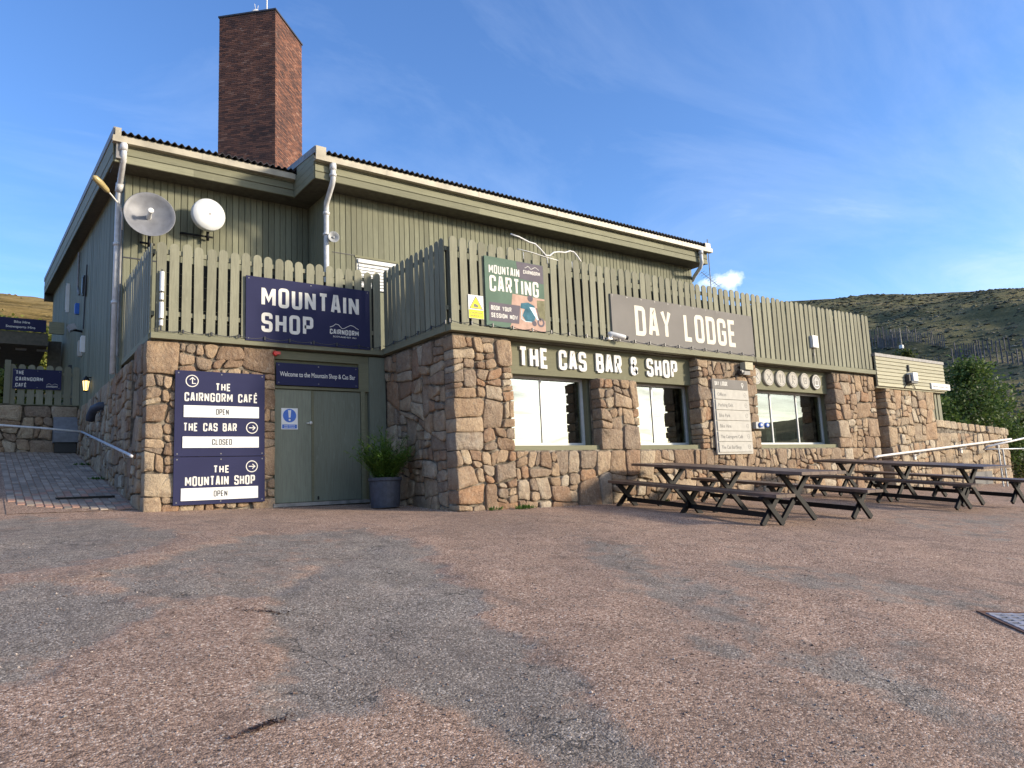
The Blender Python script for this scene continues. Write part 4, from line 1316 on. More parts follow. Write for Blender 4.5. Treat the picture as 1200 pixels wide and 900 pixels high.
# carting poster
pgreen = plain('poster_green', (0.13, 0.19, 0.145), 0.85, var=0.1, nscale=3, spec=0.08); ppurple = plain('poster_mauve', (0.15, 0.135, 0.155), 0.85, var=0.05, spec=0.08)
ppink = plain('poster_track_pink', (0.50, 0.34, 0.27), 0.85, var=0.12, nscale=8, spec=0.08); pteal = plain('poster_jacket_teal', (0.07, 0.17, 0.22), 0.85, var=0.2, spec=0.08); polive = plain('poster_grass', (0.22, 0.21, 0.13), 0.85, var=0.15, spec=0.08)
pskyblue = plain('poster_frame_blue', (0.32, 0.5, 0.58), 0.45)
s, y = board('carting_banner', 'green poster reading MOUNTAIN CARTING with a rider picture on the balcony pickets', 6.87, 8.16, 2.69, 3.93, 9.955, pgreen, 0.025)
mb = MB(); flat(mb, [(7.42, 2.692), (8.158, 2.692), (8.158, 3.30), (7.44, 3.32), (7.40, 3.05), (7.50, 3.0), (7.36, 2.72)], y, 0.001); obj('track_print', mb, ppink, s)
mb = MB(); flat(mb, [(7.98, 2.93), (8.157, 2.90), (8.157, 3.27), (7.98, 3.26)], y - 0.001, 0.0006); obj('verge_print', mb, polive, s)
mb = MB(); flat(mb, [(7.60, 3.62), (8.155, 3.58), (8.155, 3.925), (7.55, 3.925)], y, 0.001); obj('logo_panel', mb, ppurple, s); mb = MB(); flat(mb, [(6.93, 2.79), (7.56, 2.79), (7.60, 3.12), (6.93, 3.12)], y - 0.001, 0.001); obj('text_panel', mb, ppurple, s)
mb = MB()
flat(mb, [(7.62, 3.17), (7.78, 3.20), (7.92, 3.15), (7.95, 3.0), (7.90, 2.86), (7.72, 2.84), (7.64, 2.95), (7.70, 3.07), (7.60, 3.08)], y - 0.001, 0.001); obj('rider_print', mb, pteal, s)
mb = MB(); flat(mb, circle_pts(7.83, 3.28, 0.062, 14), y - 0.002, 0.001); flat(mb, circle_pts(7.90, 2.83, 0.05, 14), y - 0.002, 0.001)
ribbon(mb, circle_pts(8.05, 2.86, 0.065, 16), True, 0.035, (0, y - 0.002, 0), (1, 0, 0), (0, 0, 1), (0, -1, 0), 0.001)
stroke(mb, [(7.96, 3.12), (8.0, 3.0), (8.05, 2.88)], 0.02, y - 0.002, 0.001); obj('cart_print', mb, ppurple, s)
mb = MB(); flat(mb, [(7.80, 3.12), (7.92, 3.12), (8.0, 2.90), (7.96, 2.9)], y - 0.0025, 0.001); stroke(mb, [(7.63, 3.06), (7.62, 2.89), (7.70, 2.85), (7.84, 2.85)], 0.012, y - 0.0025, 0.001); obj('frame_print', mb, pskyblue, s)
lettering('MOUNTAIN', 6.955, 7.61, 3.63, 3.79, y, s, M['letter'], depth=0.004, name='small_lettering')
lettering('CARTING', 6.96, 8.03, 3.31, 3.60, y, s, M['letter'], depth=0.004)
lettering('BOOK YOUR', 6.97, 7.40, 2.985, 3.065, y - 0.002, s, M['letter'], depth=0.002); lettering('SESSION NOW', 6.97, 7.53, 2.855, 2.935, y - 0.002, s, M['letter'], depth=0.002)
mb = MB(); ridge_logo(mb, 7.74, 3.83, 0.32, y - 0.001, 0.008); obj('ridge_emblem', mb, M['letter'], s); lettering('CAIRNGORM', 7.70, 8.08, 3.72, 3.79, y - 0.001, s, M['letter'], depth=0.002)

s, y = board('warning_sign', 'small yellow and white triangle warning sign left of the carting poster', 6.525, 6.83, 2.80, 3.205, 9.955, M['white'], 0.006)
mb = MB(); flat(mb, [(6.53, 2.805), (6.825, 2.805), (6.825, 2.95), (6.53, 2.95)], y, 0.001); flat(mb, [(6.545, 2.97), (6.81, 2.97), (6.678, 3.185)], y, 0.001); obj('yellow_print', mb, M['yellow'], s)
mb = MB(); stroke(mb, [(6.55, 2.973), (6.805, 2.973), (6.678, 3.18)], 0.014, y - 0.001, 0.001, closed=True); flat(mb, [(6.63, 3.0), (6.73, 2.995), (6.72, 3.03), (6.67, 3.055), (6.635, 3.05)], y - 0.001, 0.001)
obj('warning_triangle', mb, M['black'], s); smalltext('CAUTION', 6.56, 6.79, 2.885, 0.032, y - 0.0015, s, M['black']); smalltext('SNOW AND ICE', 6.56, 6.79, 2.835, 0.028, y - 0.0015, s, M['black'])

s, y = board('day_lodge_sign', 'long taupe board reading DAY LODGE on the balcony pickets', 9.82, 14.31, 2.67, 3.62, 9.955, M['greysign'], 0.03)
lettering('DAY LODGE', 10.46, 13.67, 2.84, 3.455, y, s, M['cream'], split=True, thick=0.16)
mb = MB()
for i in range(12):
    for z in (2.70, 3.59):
        flat(mb, circle_pts(9.87 + i * 0.398, z, 0.012, 8), y, 0.003)
obj('screws', mb, M['darkplastic'], s, kind='stuff')

wl = thing('bar_and_shop_lettering', 'raised white letters THE CAS BAR & SHOP on the fascia above the windows', 'lettering', (9.8, 10.19, 2.07))
lettering('THE CAS BAR & SHOP', 7.70, 11.88, 2.075, 2.455, 10.195, wl, M['white'], depth=0.035, split=True, thick=0.18, gap=0.15)

s = thing('lodge_directory', 'pale six-slat directory board with taupe header on the wide stone pier', 'sign', (13.3, 9.93, 0.46))
mb = MB(); mb.box(12.70, 13.93, 9.93, 9.965, 0.46, 2.09); obj('board', mb, M['plate'], s)
mb = MB(); mb.box(12.68, 13.90, 9.915, 9.929, 1.875, 2.085); h_ = obj('header', mb, M['greysign'], s); lettering('DAY LODGE', 12.76, 13.20, 1.945, 2.035, 9.915, h_, M['letter'])
mb = MB(); ring(mb, 13.72, 1.995, 0.032, 0.014, 9.915, 0.002); stroke(mb, [(13.69, 1.98), (13.72, 1.92), (13.75, 1.98)], 0.016, 9.9148, 0.002); obj('map_pin_symbol', mb, M['letter'], h_)
for k, tx in enumerate(('Offices', 'Parking Exit', 'Bike Park', 'Bike Hire', 'The Cairngorm Café', 'The Cas Bar/Shop')):
    z1 = 1.862 - k * 0.229
    mb = MB(); mb.box(12.745, 13.905, 9.908, 9.929, z1 - 0.212, z1); sl_ = obj('slat', mb, M['plate'], s)
    smalltext(tx, 12.82, 12.82 + 0.042 * len(tx), z1 - 0.145, 0.075, 9.906, sl_, M['greytext'])
    mb = MB(); ring(mb, 13.78, z1 - 0.105, 0.042, 0.008, 9.908, 0.001); stroke(mb, [(13.755, z1 - 0.105), (13.80, z1 - 0.105)], 0.008, 9.908, 0.001); obj('arrow_symbol', mb, M['greytext'], sl_)

ICONL = ['round white icon disc at the left end of the row, half hidden by the pier', 'round icon disc with crossed utensils, second from the left', 'round icon disc with fork and knife, third from the left',
         'round icon disc with a person pictogram, fourth from the left', 'round icon disc with a cup pictogram, second from the right', 'dark round icon disc with a white ring at the right end']
for k, x in enumerate((14.60, 15.10, 15.59, 16.10, 16.61, 17.11)):
    z = 2.275 - 0.004 * k; dark = k == 5
    t = thing('icon_disc', ICONL[k], 'sign disc', (x, 10.2, z), 'round icon discs over the right window')
    mb = MB(); mb.lathe([(0.0, 0.055), (0.19, 0.055), (0.198, 0.047), (0.198, 0.0)], (x, 10.199, z), (0, -1, 0), 32); obj('disc', mb, M['greytext'] if dark else M['plate'], t)
    mk = M['white'] if dark else M['greytext']; y = 10.143
    mb = MB(); ring(mb, x, z, 0.165, 0.012, y, 0.002)
    if k in (0, 1):
        stroke(mb, [(x - 0.08, z + 0.08), (x + 0.08, z - 0.08)], 0.022, y, 0.002); stroke(mb, [(x + 0.08, z + 0.08), (x - 0.08, z - 0.08)], 0.022, y - 0.0004, 0.002)
    elif k == 2:
        for q in (-0.07, -0.035, 0.0):
            stroke(mb, [(x + q, z + 0.1), (x + q, z + 0.02)], 0.012, y, 0.002)
        stroke(mb, [(x - 0.035, z + 0.02), (x - 0.035, z - 0.11)], 0.018, y - 0.0004, 0.002); stroke(mb, [(x + 0.07, z + 0.1), (x + 0.07, z - 0.11)], 0.026, y, 0.002)
    elif k == 3:
        flat(mb, circle_pts(x - 0.03, z + 0.08, 0.03, 12), y, 0.002); stroke(mb, [(x - 0.03, z + 0.05), (x - 0.03, z - 0.03), (x - 0.07, z - 0.11)], 0.02, y, 0.002); stroke(mb, [(x - 0.03, z - 0.03), (x + 0.03, z - 0.11)], 0.02, y - .0004, 0.002); stroke(mb, [(x - 0.03, z + 0.03), (x + 0.07, z + 0.0), (x + 0.07, z + 0.09)], 0.014, y, 0.002)
    elif k == 4:
        stroke(mb, [(x - 0.07, z + 0.07), (x - 0.05, z - 0.07), (x + 0.05, z - 0.07), (x + 0.07, z + 0.07)], 0.02, y, 0.002, closed=True); stroke(mb, [(x, z + 0.03), (x, z - 0.03)], 0.03, y, 0.002)
    else:
        stroke(mb, [(x - 0.07, z + 0.05), (x - 0.07, z - 0.09), (x + 0.07, z - 0.09), (x + 0.07, z + 0.05)], 0.02, y, 0.002, closed=True); stroke(mb, [(x - 0.035, z + 0.05), (x - 0.035, z + 0.1), (x + 0.035, z + 0.1), (x + 0.035, z + 0.05)], 0.014, y, 0.002)
    obj('pictogram', mb, mk, t)

# white wire ridge outline above the carting poster
mb = MB(); pts = [(7.48, 4.42), (7.66, 4.40), (7.88, 4.34), (8.02, 4.33), (8.14, 4.25), (8.26, 4.15), (8.36, 4.16), (8.46, 4.24), (8.60, 4.27), (8.74, 4.28), (8.86, 4.33), (8.96, 4.32), (9.04, 4.25), (9.12, 4.16)]
mb.tube([(x, 9.95, z) for x, z in pts], 0.014, 8)
pts = [(7.62, 4.17), (7.9, 4.16), (8.26, 4.12), (8.55, 4.10)]
mb.tube([(x, 9.955, z) for x, z in pts], 0.007, 6)
for x in (7.75, 8.3, 8.9):
    mb.tube([(x, 9.962, 4.13), (x, 9.955, 4.0)], 0.006, 6)
tag(obj('ridge_outline', mb, M['white'], smooth=True), 'white wire outline of a mountain ridge above the carting poster', 'emblem')

# ================================================================== fittings
def dish(x, y, z, r, aim, mat, name, label, drum):
    t = thing(name, label, 'satellite dish', (x, y, z)); ax = Vector(aim).normalized(); c = Vector((x, y, z))
    mb = MB()
    if drum:
        mb.lathe([(0.0, 0.05), (r * 0.6, 0.045), (r * 0.97, 0.02), (r, 0.0), (r, -0.10), (r * 0.94, -0.12), (0.06, -0.16), (0, -0.16)], c, ax, 40)
    else:
        prof = [(r * k / 8, 0.16 * (k / 8) ** 2 - 0.12) for k in range(9)] + [(r + 0.012, 0.04), (r, 0.028)] + [(r * k / 8, 0.16 * (k / 8) ** 2 - 0.135) for k in range(7, -1, -1)]
        mb.lathe(prof, c, ax, 40)
    obj('reflector', mb, mat, t, smooth=True)
    if drum:
        mb = MB(); mb.lathe([(0, 0.056), (0.018, 0.056), (0.02, 0.048)], c, ax, 12); obj('centre_cap', mb, M['lead'], t)
    else:
        mb = MB(); mb.tube([c - ax * 0.12, c + ax * 0.16], [0.05, 0.03], 12); mb.lathe([(0, 0.22), (0.05, 0.21), (0.055, 0.17), (0.03, 0.16)], c, ax, 14); obj('feed_horn', mb, M['whiteplastic'], t)
    mb = MB(); back = c - ax * 0.13
    mb.tube([back, back + Vector((0.05, 0.12, -0.10)), Vector((x + 0.05, 14.96, z - r * 0.75))], 0.035, 8)
    mb.tube([Vector((x + 0.05, 14.96, z - r * 0.6)), Vector((x + 0.05, 14.96, z - r * 1.35))], 0.03, 8)
    mb.tube([Vector((x - (0.45 if drum else 0.1), 15.05, z - r * 1.02)), Vector((x + 0.15, 14.97, z - r * 1.1))], 0.022, 8)
    obj('bracket', mb, M['blackmetal'], t, smooth=True)
    return t


dish(2.45, 14.70, 5.41, 0.44, (-0.05, -0.93, 0.1), M['dish'], 'satellite_dish', 'larger grey satellite dish with a feed in its centre, beside the left downpipe', False)
dish(3.52, 14.66, 5.61, 0.325, (0.12, -0.9, -0.02), M['dishwhite'], 'satellite_dish', 'smaller white covered dish right of the grey dish', True)

t = thing('flood_lamp', 'yellowed street lamp head on a thin curved arm at the upper left corner', 'lamp', (2.0, 14.95, 5.2))
mb = MB(); mb.tube([(2.04, 15.04, 5.15), (2.03, 15.0, 5.45), (1.98, 14.93, 5.58), (1.83, 14.8, 5.69), (1.72, 14.68, 5.75)], 0.016, 8); obj('arm', mb, M['railwhite'], t, smooth=True)
mb = MB(); mb.tube([(1.76, 14.72, 5.72), (1.72, 14.69, 5.75), (1.60, 14.58, 5.82), (1.50, 14.50, 5.87), (1.47, 14.47, 5.885)], [0.02, 0.05, 0.062, 0.055, 0.02], 12); obj('lamp_head', mb, M['yellowed'] if 'yellowed' in M else plain('yellowed_lamp_cover', (0.42, 0.33, 0.15), 0.35), t, smooth=True)

t = thing('horn_speaker', 'small round horn loudspeaker beside the middle downpipe', 'loudspeaker', (5.75, 13.9, 5.24))
mb = MB(); ax = (-0.15, -1, -0.02); c = (5.76, 13.80, 5.25)
mb.lathe([(0.025, -0.12), (0.03, -0.04), (0.06, 0.02), (0.115, 0.05), (0.12, 0.055), (0.112, 0.056), (0.055, 0.025), (0.02, 0.0)], c, ax, 24); obj('horn', mb, M['greyplastic'], t, smooth=True)
mb = MB(); mb.lathe([(0, 0.0), (0.052, 0.005), (0.054, 0.024)], c, ax, 16); obj('horn_throat', mb, M['black'], t); mb = MB(); mb.lathe([(0, 0.05), (0.022, 0.04), (0.03, 0.01)], c, ax, 12); obj('horn_plug', mb, M['greyplastic'], t)
mb = MB(); mb.bar((5.78, 13.88, 5.25), (5.80, 13.95, 5.25), 0.04, 0.05); obj('bracket', mb, M['blackmetal'], t)

t = thing('tube_light', 'stack of white plastic cylinders fixed to the corner picket', 'light fitting', (2.27, 12.32, 2.9))
for z0, z1, r in ((3.30, 3.62, 0.034), (3.16, 3.27, 0.03), (2.86, 3.12, 0.034), (2.74, 2.83, 0.03)):
    mb = MB(); mb.lathe([(0, z0), (r, z0), (r, z1), (0, z1)], (2.255, 12.30, 0), (0, 0, 1), 14); obj('tube', mb, M['whiteplastic'], t)
mb = MB(); mb.tube([(2.255, 12.31, 2.66), (2.255, 12.31, 3.66)], 0.012, 6); obj('stem', mb, M['darkplastic'], t)

t = thing('bulkhead_lamp', 'cream floodlight box on the stone pier beside the icon discs', 'lamp', (13.9, 9.9, 2.3))
mb = MB(); mb.box(13.74, 14.02, 9.80, 9.94, 2.33, 2.50); obj('housing', mb, M['hutboard'], t)
mb = MB(); mb.box(13.64, 13.98, 9.86, 9.95, 2.22, 2.326); mb.lathe([(0, 0.03), (0.05, 0.02), (0.055, 0)], (13.70, 9.86, 2.27), (0, -1, 0), 12); obj('sensor_base', mb, M['darkplastic'], t)

t = thing('twin_socket', 'grey box with two round blue power inlets on the stone pier', 'power socket', (14.3, 9.96, 1.04))
mb = MB(); mb.box(14.08, 14.38, 9.90, 9.99, 1.02, 1.17); obj('box', mb, M['greyplastic'], t)
for x in (14.24, 14.47):
    mb = MB(); mb.lathe([(0.0, 0.07), (0.05, 0.07), (0.06, 0.05), (0.06, 0.0), (0.0, 0.0)], (x, 9.92, 1.10), (-0.3, -1, 0), 16); i_ = obj('inlet', mb, M['blue'], t)
    mb = MB(); mb.lathe([(0.0, 0.076), (0.03, 0.075), (0.03, 0.07)], (x, 9.92, 1.10), (-0.3, -1, 0), 12); obj('inlet_face', mb, M['whiteplastic'], i_)

t = thing('security_camera', 'white twin-lens security camera on the ledge below the DAY LODGE board', 'camera', (9.85, 9.88, 2.68))
mb = MB(); mb.box(9.60, 9.70, 9.82, 9.90, 2.67, 2.71); mb.tube([(9.65, 9.84, 2.71), (9.68, 9.80, 2.76)], 0.03, 8); obj('mount', mb, M['whiteplastic'], t)
mb = MB(); mb.tube([(9.62, 9.86, 2.79), (9.66, 9.83, 2.78), (9.92, 9.74, 2.72), (9.95, 9.73, 2.715)], [0.03, 0.05, 0.05, 0.04], 12); obj('camera_body', mb, M['whiteplastic'], t, smooth=True)
mb = MB(); mb.tube([(9.94, 9.735, 2.715), (10.0, 9.71, 2.70)], 0.038, 12); obj('lens', mb, M['black'], t)

t = thing('junction_box', 'white plastic box on the pickets near the right end of the balcony', 'box', (16.8, 9.96, 3.07))
mb = MB(); mb.box(16.70, 16.93, 9.88, 9.96, 3.08, 3.38); obj('box', mb, M['whiteplastic'], t); mb = MB(); mb.tube([(16.80, 9.95, 3.08), (16.80, 9.955, 2.70)], 0.008, 6); mb.box(16.78, 16.83, 9.94, 9.96, 2.88, 2.95); obj('cable', mb, M['greytext'], t)

mb = MB(); mb.lathe([(0, 0.05), (0.035, 0.045), (0.05, 0.01), (0.05, 0)], (4.09, 12.39, 2.44), (0, -1, 0), 14); mb.box(4.1, 4.17, 12.34, 12.39, 2.42, 2.47)
tag(obj('alarm_beacon', mb, M['red']), 'small red alarm light under the ledge above the left door jamb', 'alarm light')

# TV aerial behind the right end
t = thing('tv_aerial', 'thin TV aerial on a pole beyond the right end of the roof', 'aerial', (20.8, 16, 2.6))
mb = MB(); mb.tube([(20.8, 16, 0.4), (20.85, 16, 8.45)], 0.016, 8); obj('pole', mb, M['lead'], t)
mb = MB(); a = Vector((20.25, 15.9, 7.12)); b = Vector((21.45, 16.1, 6.80)); mb.tube([a, b], 0.01, 6)
for k in range(9):
    p = a + (b - a) * (0.03 + 0.115 * k); mb.tube([p + Vector((0.02, -0.12, 0.04)), p - Vector((0.02, -0.12, 0.04))], 0.005, 5)
obj('elements', mb, M['lead'], t)

# west wall bits
t = thing('wall_lantern', 'lit black lantern on the shaded green side wall', 'lantern', (2.0, 19.3, 2.6))
mb = MB(); mb.lathe([(0, 0.24), (0.02, 0.22), (0.085, 0.13), (0.09, 0.12), (0, 0.12)], (1.97, 19.3, 2.72), (0, 0, 1), 6); mb.lathe([(0.0, -0.14), (0.05, -0.13), (0.055, -0.11), (0, -0.11)], (1.97, 19.3, 2.72), (0, 0, 1), 6)
for i in range(6):
    t_ = PI * i / 3; mb.bar((1.97 + 0.05 * math.cos(t_), 19.3 + 0.05 * math.sin(t_), 2.60), (1.97 + 0.078 * math.cos(t_), 19.3 + 0.078 * math.sin(t_), 2.85), 0.01, 0.01, (1, 0, 0))
mb.bar((1.97, 19.3, 2.92), (2.08, 19.3, 2.92), 0.02, 0.02); obj('lantern_frame', mb, M['blackmetal'], t)
mb = MB(); mb.lathe([(0.045, -0.10), (0.072, 0.11)], (1.97, 19.3, 2.72), (0, 0, 1), 6); obj('lantern_glass', mb, M['lampglow'], t)
mb = MB(); mb.tube([(2.14, 16.75, 1.96), (1.98, 16.85, 1.97), (1.90, 17.05, 1.93), (1.87, 17.25, 1.82), (1.87, 17.3, 1.72)], 0.085, 14)
tag(obj('pipe_elbow', mb, M['planter'], smooth=True), 'blue grey pipe elbow coming out of the side stone wall', 'pipe')
for (yy, zz_, w, h, m, nm, lab, cat) in ((22.6, 5.3, 0.14, 0.3, 'blue', 'notice_plate', 'small blue plate on the shaded side wall', 'notice'),
                                   (21.0, 5.55, 0.2, 0.5, 'darkplastic', 'alarm_box', 'dark alarm box high on the shaded side wall', 'box'),
                                   (20.9, 4.0, 0.12, 0.42, 'white', 'notice_plate', 'right one of two narrow white notices on the side wall', 'notice'),
                                   (21.5, 4.0, 0.1, 0.42, 'plate', 'notice_plate', 'left one of two narrow white notices on the side wall', 'notice'),
                                   (25.5, 6.3, 0.06, 0.9, 'white', 'tube_lamp', 'tall thin white strip on the far end of the side wall', 'lamp'),
                                   (24.0, 3.75, 0.22, 0.4, 'darkplastic', 'meter_box', 'dark box behind the café fence on the side wall', 'box')):
    mb = MB(); mb.box(1.99, 2.078, yy - w / 2, yy + w / 2, zz_ - h / 2, zz_ + h / 2); mb.box(1.975, 1.989, yy - w * .4, yy + w * .4, zz_ - h * .42, zz_ + h * .42)
    tag(obj(nm, mb, M[m]), lab, cat)
t = thing('side_lamp', 'grey floodlight on a bracket on the shaded side wall', 'lamp', (1.9, 21.6, 4.6))
mb = MB(); mb.obox((1.84, 21.6, 4.55), (0.07, 0, 0.03), (0, 0.16, 0), (-0.03, 0, 0.07)); obj('lamp_head', mb, M['greyplastic'], t); mb = MB(); mb.tube([(2.08, 21.6, 4.47), (1.87, 21.6, 4.5)], 0.03, 8); obj('arm', mb, M['blackmetal'], t)
mb = MB(); mb.tube([(2.03, 22.6, 6.9), (2.03, 22.6, 5.9), (2.03, 22.2, 5.6)], 0.03, 8); obj('conduit', mb, M['lead'], B)
mb = MB(); mb.tube([(2.03, 20.6, 6.0), (2.03, 20.8, 5.2), (2.03, 20.9, 4.4)], 0.018, 6); obj('conduit', mb, M['darkplastic'], B)

# interior things behind the right window
for (x, w, h, m, nm, lab, cat) in ((15.65, 0.42, 0.36, 'whiteplastic', 'storage_tub', 'white plastic tub inside the right window', 'tub'), (16.55, 0.2, 0.26, 'plate', 'paper_bag', 'pale bag beside the mullion inside the right window', 'bag')):
    mb = MB(); mb.prism([(-w / 2, 0), (w / 2, 0), (w / 2 * .92, h), (-w / 2 * .92, h * .94)], (x, 10.60, 0.72), (1, 0, 0), (0, 0, 1), (0, 0.25, 0)); mb.box(x - w * .48, x + w * .48, 10.59, 10.86, 0.72 + h, 0.75 + h)
    tag(obj(nm, mb, M[m]), lab, cat)
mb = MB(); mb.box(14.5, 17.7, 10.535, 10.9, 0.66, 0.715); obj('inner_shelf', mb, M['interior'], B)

# ================================================================== planter with bush
px0, py0 = 5.62, 11.35; pz0 = gz1(px0, py0)
t = thing('planter', 'round blue grey planter pot against the stone return wall', 'planter', (px0, py0, pz0))
mb = MB(); mb.lathe([(0, 0.0), (0.235, 0.0), (0.25, 0.12), (0.262, 0.44), (0.285, 0.45), (0.285, 0.50), (0.262, 0.50), (0.25, 0.44), (0, 0.44)], (px0, py0, pz0 + 0.01), n=28); obj('pot', mb, M['planter'], t)
mb = MB(); mb.lathe([(0, 0.455), (0.245, 0.448)], (px0, py0, pz0 + 0.01), n=20); obj('soil', mb, M['soil'], t)
t = thing('bamboo_bush', 'feathery green bamboo-like bush growing in the pot', 'bush', (px0, py0, pz0 + 0.46))
mb = MB(); st = MB()
for i in range(120):
    a = random.uniform(0, 2 * PI); r_ = random.uniform(0, 0.16); lean = random.uniform(0.05, 1.0) ** 1.2 * 0.80; h = random.uniform(0.45, 0.95) * (1 - 0.34 * lean)
    b0 = Vector((px0 + r_ * math.cos(a), py0 + r_ * math.sin(a), pz0 + 0.45)); d = Vector((math.cos(a) * lean, math.sin(a) * lean, 1)).normalized()
    path = [b0 + d * h * s_ + Vector((math.cos(a), math.sin(a), 0)) * lean * 0.22 * s_ * s_ for s_ in (0, .35, .7, 1)]
    st.tube(path, [0.004, 0.004, 0.003, 0.002], 4)
    for j in range(40):
        s_ = random.uniform(0.12, 1); p = b0 + d * h * s_ + Vector((math.cos(a), math.sin(a), 0)) * lean * 0.22 * s_ * s_
        if p.x > 6.12:
            continue
        aa = random.uniform(0, 2 * PI); l = random.uniform(0.07, 0.16); dr = Vector((math.cos(aa), math.sin(aa), random.uniform(-0.5, 0.7))).normalized(); sd = dr.cross(Vector((0, 0, 1))).normalized() * random.uniform(0.008, 0.014)
        mb.add([p, p + dr * l * .5 + sd, p + dr * l, p + dr * l * .5 - sd], [(0, 1, 2, 3)])
obj('leaves', mb, M['blade'], t, recalc=False, kind='stuff'); obj('stems', st, M['blade'], t, kind='stuff')

# weeds at the wall foot
for k, (x, y, sz, n, lab) in enumerate(((6.85, 9.86, .10, 40, 'small green weed at the foot of the corner stones, nearer the corner'), (7.45, 9.86, .16, 90, 'wider green weed tuft at the wall foot below the first window'),
                                 (1.93, 18.8, .13, 70, 'dark weed clump by the side wall, farther up the block paving'), (1.93, 16.3, .12, 60, 'dark weed clump by the side wall, half way along the block paving'), (10.9, 9.86, .1, 40, 'tiny weed at the wall foot behind the nearer picnic table'))):
    mb = MB(); g0 = gz1(x, y)
    for i in range(n):
        a = random.uniform(0, 2 * PI); r_ = sz * math.sqrt(random.random()); p = Vector((x + r_ * math.cos(a) * 1.4, y + r_ * math.sin(a) * .5, g0)); d = Vector((random.uniform(-1, 1), random.uniform(-1, .3), random.uniform(.4, 1.5))).normalized()
        l = random.uniform(.04, .1) * (1.3 if sz > .3 else 1); sd = d.cross(Vector((0, 0, 1))).normalized() * .012
        mb.add([p, p + d * l * .6 + sd, p + d * l, p + d * l * .6 - sd], [(0, 1, 2, 3)])
    tag(obj('weed', mb, M['weed'], recalc=False), lab, 'weed', 'weeds at the wall foot')

# ================================================================== picnic tables and benches
def trestle(mb, c, ux, half_top, half_bot, h, w=0.07, th=0.045, ay=None):
    """crossed legs in the plane of ux"""
    c = Vector(c); ux = Vector(ux)
    for s_ in (-1, 1):
        mb.bar(c - ux * half_bot * s_, c + ux * half_top * s_ + Vector((0, 0, h)), w, th, ay)


def slab_table(kind, name, label, O, A, Bv, L_, W_, H, th, nplank, ins, spread, group, mid=True):
    A = Vector(A); Bv = Vector(Bv); O = Vector(O)
    t = thing(name, label, kind, O + A * L_ / 2, group)
    pw = W_ / nplank
    for k in range(nplank):
        c = O + A * L_ / 2 + Bv * (-W_ / 2 + pw * (k + .5)) + Vector((0, 0, H - th / 2))
        mb = MB(); mb.obox((0, 0, 0), Vector((0, 1, 0)) * L_ / 2, Vector((1, 0, 0)) * (pw / 2 - 0.004), (0, 0, th / 2))
        me_ = mb.mesh('plank', M['tablewood']); fixn(me_)
        o = bpy.data.objects.new('plank', me_); COL.objects.link(o); o.parent = t; o.location = c - t.location
        zax = Vector(Bv).cross(A).normalized()
        mat = Matrix((Bv.normalized(), A.normalized(), zax)).transposed(); o.rotation_euler = mat.to_euler()
    ys = [ins, L_ / 2, L_ - ins] if mid else [ins, L_ - ins]
    leg_w = 0.075
    for yy in ys:
        c = O + A * yy
        for s_ in (-1, 1):
            mb = MB()
            mb.bar(c - Bv * spread / 2 * s_ - A * 0.006 * s_, c + Bv * spread / 2 * s_ * .98 + Vector((0, 0, H - th - 0.004)) - A * 0.006 * s_, 0.014, leg_w, A.cross(Vector((0, 0, 1))) if False else Bv)
            # flat bar: thin along A, wide in the cross plane
            mb2 = MB(); a = c - Bv * spread / 2 * s_ + A * 0.024 * s_ ; b = c + Bv * spread / 2 * s_ * .98 + Vector((0, 0, H - th - 0.004)) + A * 0.024 * s_
            d = (b - a).normalized(); n_ = d.cross(A).normalized()
            mb2.obox((a + b) / 2, d * (b - a).length / 2, A * 0.023, n_ * leg_w / 2)
            obj('leg', mb2, M['blackmetal'], t)
        mb = MB(); mb.obox(c + Vector((0, 0, H - th - 0.02)), Bv * spread * .56, A * 0.03, Vector((0, 0, 0.018))); obj('crosspiece', mb, M['blackmetal'], t)
    if not mid or True:
        mb = MB(); a = O + A * (ins + 0.02); b = O + A * (L_ - ins - 0.02); hz = H * (0.47 if kind == 'bench' else 0.5)
        if kind == 'bench':
            a.z += hz * 0.62; b.z += hz * 0.62; mb.bar(a, b, 0.03, 0.075); obj('stretcher', mb, M['blackmetal'], t)
    return t


for k, (X, Y, z, an, sa, sc, L_, wt, wb, o1, o2, ins, sp, spb, insb, tl) in enumerate((
        (10.0, 5.941, -.75, .097, .081, -.009, 3.736, 1.02, .40, .885, 1.17, .53, .70, .38, .28, 'nearer'),
        (15.125, 5.584, -.791, .126, .086, .008, 3.65, .93, .39, .725, 1.139, .53, .61, .37, .30, 'farther'))):
    A = Vector((math.sin(an), math.cos(an), sa)); Bv = Vector((math.cos(an), -math.sin(an), sc)); O = Vector((X, Y, z))
    slab_table('table', 'picnic_table', 'long brown plank picnic table on black crossed legs, the %s of two' % tl, O, A, Bv, L_, wt, .75, .045, 5, ins, sp, 'picnic tables', True)
    slab_table('bench', 'picnic_bench', 'plank bench on black crossed legs at the left side of the %s picnic table' % tl, O - Bv * o1, A, Bv, L_, wb, .45, .045, 2, insb, spb, 'picnic benches', True)
    slab_table('bench', 'picnic_bench', 'plank bench on black crossed legs at the right side of the %s picnic table' % tl, O + Bv * o2, A, Bv, L_, wb, .45, .045, 2, insb, spb, 'picnic benches', True)

